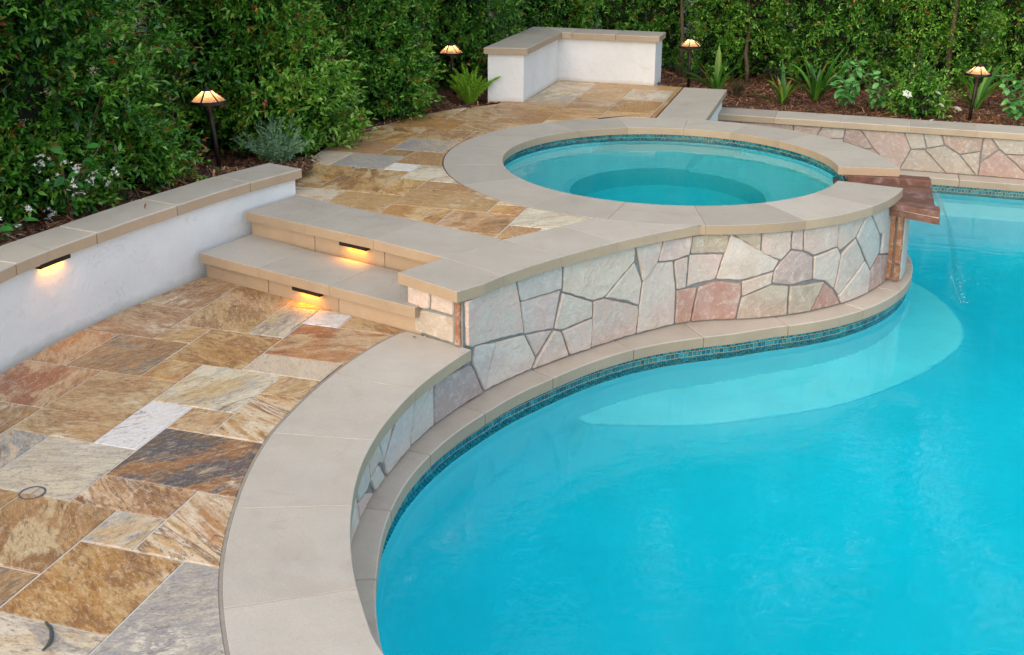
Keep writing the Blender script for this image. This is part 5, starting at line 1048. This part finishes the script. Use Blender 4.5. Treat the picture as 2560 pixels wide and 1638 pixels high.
OVAL = np.array([(0, 0, 0), (.22, .36, .05), (.22, -.36, .05), (.25, 0, 0), (.55, .46, .03), (.55, -.46, .03), (.55, 0, -.03), (.82, .26, -.05), (.82, -.26, -.05), (1., 0, -.16)])
OT = np.array([(0, 2, 3), (0, 3, 1), (3, 2, 5), (3, 5, 6), (1, 3, 6), (1, 6, 4), (6, 5, 8), (6, 8, 9), (4, 6, 9), (4, 9, 7)])
def leafy(name, label, loc, rad, h, n, leaf_l, seed, pal, stems=7, droop=.5, category='plant', group=None, singles=True):
    rng = np.random.default_rng(seed); t = thing(name, label, category, loc, group); tips = []
    for i in range(stems):
        a = 2 * pi * i / stems + rng.uniform(-.4, .4); r = rad * rng.uniform(.3, 1.); hh = h * rng.uniform(.45, 1.)
        P = [(r * q ** 1.6 * cos(a), r * q ** 1.6 * sin(a), hh * q - (.03 if q == 0 else 0)) for q in np.linspace(0, 1, 6)]; v, f = tube_geo(P, np.linspace(.006, .003, 6), 5); link('stem', raw_mesh('stem', v, f, M_BARK), t); tips.append(np.array(P))
    per = n // stems; allp = []
    for P in tips:
        for k in range(per):
            q = rng.uniform(.25, 1.); i = min(int(q * 5), 4); p = P[i] + (P[i + 1] - P[i]) * (q * 5 - i); a = rng.uniform(0, 2 * pi); d = np.array([cos(a), sin(a), rng.uniform(-droop, .45)])
            g = np.array(pal[rng.integers(0, len(pal))]) * rng.uniform(.8, 1.2); allp.append((p, d, leaf_l * rng.uniform(.6, 1.2), g))
    for p, d, l_, g in allp:
        v, tr, c = leaves(np.zeros((1, 3)), d[None], np.array([l_]), np.array([l_ * .62]), np.array([rng.normal(0, .4)]), g[None], OVAL, OT); link('leaf', soup('leaf', v, tr, M_SOFTLEAF, c, True), t, p)
    return t, rng
BLP = [(.11, .34, .085), (.15, .42, .12), (.20, .48, .15), (.085, .27, .07)]
leafy('leafy_plant', 'leafy plant with drooping oval light green leaves beside the tallest strappy plant', (3.33, 10.98, .11), .28, .52, 150, .090, 11, BLP, 8, .8, group='oval-leaved plants in the planter')
leafy('leafy_plant', 'smaller oval-leaved plant between its bigger twin and the white-flowered shrub', (3.60, 10.90, .11), .24, .42, 110, .080, 12, BLP, 7, .8, group='oval-leaved plants in the planter')
leafy('leafy_plant', 'leafy plant leaning over the planter cap next to the last path light', (4.76, 10.40, .10), .27, .52, 150, .090, 13, BLP, 8, .8, group='oval-leaved plants in the planter')
hedge_shrub('gardenia_shrub', 'low glossy shrub with white gardenia flowers behind the planter wall', 3.98, 10.82, .27, .25, .10, .46, 360, .050, 401, low, .0, None, 'shrub', None, tone0=1.9)
gs = [o for o in COL.objects if o.name.startswith('gardenia_shrub')][0]
def flower(parent, loc, r, n, seed, cup=.5, col=(.80, .79, .72)):
    rng = np.random.default_rng(seed); parts = []
    for ring, (k, el, s) in enumerate(((n, cup * .5, 1.), (n - 1, cup * 1.2, .7))):
        a = 2 * pi * np.arange(k) / k + ring * .4; d = np.stack([np.cos(a) * cos(el), np.sin(a) * cos(el), np.full(k, sin(el))], 1); parts.append(leaves(np.zeros((k, 3)), d, np.full(k, r * s), np.full(k, r * s * .8), rng.normal(0, .1, k), np.tile(np.array([col]), (k, 1)), OVAL, OT))
    v, t, c = cat(parts); rx, ry = rng.uniform(-.9, -.2), rng.uniform(-.5, .5)
    o = link('flower', soup('flower', v, t, M_SOFTLEAF, c, True), parent, loc); o.rotation_euler = (-rx, ry, rng.uniform(0, 6)); return o
for i, (x, z, r) in enumerate([(-.22, .26, .055), (.06, .28, .034), (.09, .17, .032), (.28, .12, .042), (-.03, .21, .02), (-.22, .38, .016), (.0, .02, .035)]): flower(gs, (x, -.30 - .04 * (i % 3) - (.10 if i == 6 else 0), z), r, 6, 20 + i)

def plume(t, a, L_, lift, rng):
    n = 700; q = rng.random(n); el = lift - .5 * q; p = np.stack([cos(a) * np.cos(lift - .25 * q) * q * L_, sin(a) * np.cos(lift - .25 * q) * q * L_, np.sin(lift - .25 * q) * q * L_], 1)
    ax = np.array([cos(a) * cos(lift), sin(a) * cos(lift), sin(lift)]); d = rng.normal(0, 1, (n, 3)) + ax * .8; r = .046 * np.sqrt(np.clip(1.05 - q, 0.02, 1)) * np.clip(q * 6, .2, 1)
    c = np.array([(.26, .46, .03), (.34, .55, .05), (.17, .36, .025)])[rng.integers(0, 3, n)] * rng.uniform(.8, 1.15, (n, 1)); v, tr, cc_ = leaves(p, d, r * rng.uniform(.8, 1.3, n), np.full(n, .005), rng.uniform(0, 3, n), c)
    o = link('frond', soup('frond', v, tr, M_SOFTLEAF, cc_), t)
fe = thing('foxtail_fern', 'bright yellow-green foxtail fern at the corner of the L-shaped white wall', 'fern', (-.40, 10.22, .29)); rg = np.random.default_rng(31)
for i in range(30): plume(fe, 2 * pi * i / 30 * 1.618 * 5 % (2 * pi), rg.uniform(.22, .40), rg.uniform(.95, 1.5), rg)
def lavender():
    rng = np.random.default_rng(41); t = thing('lavender_plant', 'silvery grey-green lavender tuft behind the end of the curved wall', 'plant', (-1.66, 7.66, .31))
    for s in range(80):
        a = rng.uniform(0, 2 * pi); lift = rng.uniform(.6, 1.45); L_ = rng.uniform(.18, .36); k = 40; q = np.linspace(.15, 1, k); ax = np.array([cos(a) * cos(lift), sin(a) * cos(lift), sin(lift)])
        p = ax[None] * (q * L_)[:, None] + rng.normal(0, .003, (k, 3)); d = rng.normal(0, .6, (k, 3)) + ax * 1.0; c = np.array([(.20, .34, .19), (.28, .42, .26), (.13, .24, .12)])[rng.integers(0, 3, k)]
        v, tr, cc_ = leaves(p, d, rng.uniform(.025, .05, k), np.full(k, .009), rng.uniform(0, 3, k), c); link('stalk', soup('stalk', v, tr, M_SOFTLEAF, cc_), t)
lavender()
def jasmine(label, loc, spread, n, nf, seed, h):
    rng = np.random.default_rng(seed); t, rng2 = leafy('jasmine_vine', label, loc, spread, h, n, .072, seed, [(.04, .20, .03), (.055, .25, .035), (.08, .30, .05), (.03, .14, .022)], 8, .6, 'vine', 'star jasmine vines')
    for i in range(nf):
        a = rng.uniform(-2.6, .9); r = spread * rng.uniform(.25, 1.); c = np.array([r * cos(a), r * sin(a), rng.uniform(.1, 1.05) * h])
        for k in range(5):
            n5 = 5; an = 2 * pi * np.arange(n5) / n5; d = np.stack([np.cos(an), np.sin(an), np.full(n5, .25)], 1); v, tr, cc_ = leaves(np.zeros((n5, 3)), d, np.full(n5, .0155), np.full(n5, .0075), np.full(n5, .5), np.tile(np.array([[.82, .80, .74]]), (n5, 1)))
            o = link('flower', soup('flower', v, tr, M_SOFTLEAF, cc_), t, c + rng.normal(0, .017, 3)); o.rotation_euler = (rng.uniform(-.2, 1.4), rng.uniform(-.7, .7), rng.uniform(0, 6))
jasmine('white-flowered jasmine at the foot of the hedge, by the near wall cap', (-2.72, 5.42, .37), .28, 88, 14, 51, .28)
jasmine('white-flowered jasmine climbing highest, in front of the dark hedge gap', (-2.48, 6.02, .37), .28, 96, 17, 52, .44)

# ================================================================ small things lying about
dr = thing('drain_ring', 'dark metal ring of a round drain cover set in the travertine deck', 'drain', (-1.777, 3.73, 0))
V, F = lathe_geo([(.041, -.004), (.041, .0014), (.049, .0014), (.049, -.004)], 40); link('ring', raw_mesh('ring', V, F[:-2], simple('grey_metal', (.10, .11, .115), .5, 40, .3, .2)), dr)
V, F = lathe_geo([(.0405, -.004), (.0405, .0006), (.001, .0008)], 40); o = link('cover', raw_mesh('cover', V, F[:-1], M_TRAV), dr); o.color = (.40, .30, .22, 1); o['tint2'] = (.5, .42, .34); o['tint3'] = (.36, .27, .2)
def twig_mark():
    P = catmull([(-1.417, 2.968, .006), (-1.385, 2.93, .007), (-1.366, 2.878, .007), (-1.372, 2.835, .006)], 6)
    P = np.array([(x, y, .0045) for x, y, *_ in P]); r = .0036 * np.sin(np.linspace(.25, 2.9, len(P))) + .002 + np.array([random.uniform(0, .002) for _ in P]); V, F = tube_geo(P, r, 8); V = [(p[0], p[1], .0045 + (p[2] - .0045) * .3) for p in V]
    o = part('catkin', V, F, simple('grey_green_catkin', (.085, .095, .085), .95, 60, .6, .8, .003), None, True); tag(o, 'dark curved catkin lying on a cream paver near the frame corner', 'catkin')
twig_mark()
def fallen(label, loc, l_, col, rot):
    v, tr, c = leaves(np.zeros((1, 3)), np.array([[1., 0, .15]]), np.array([l_]), np.array([l_ * .4]), np.array([.2]), np.array([col]), OVAL, OT); o = link('fallen_leaf', soup('fallen_leaf', v, tr, M_SOFTLEAF, c, True), None, loc); o.rotation_euler = rot; tag(o, label, 'fallen leaf', 'fallen leaves')
fallen('small brown leaf standing in a joint of the curved wall cap', (-2.03, 5.93, CWZ + .004), .035, (.18, .06, .02), (0, -1.0, 1.2))
fallen('thin dry brown leaf on the pool coping by the flagstone corner', (-.48, 5.25, .004), .03, (.22, .11, .06), (0, 0, 2.2))
fallen('tiny pale petal on the pool coping by the flagstone corner', (-.44, 5.27, .003), .014, (.7, .68, .6), (0, 0, .5))
fallen('yellowed leaf resting in the jasmine at the wall cap', (-2.66, 5.34, .475), .06, (.28, .17, .04), (.2, 0, .3))
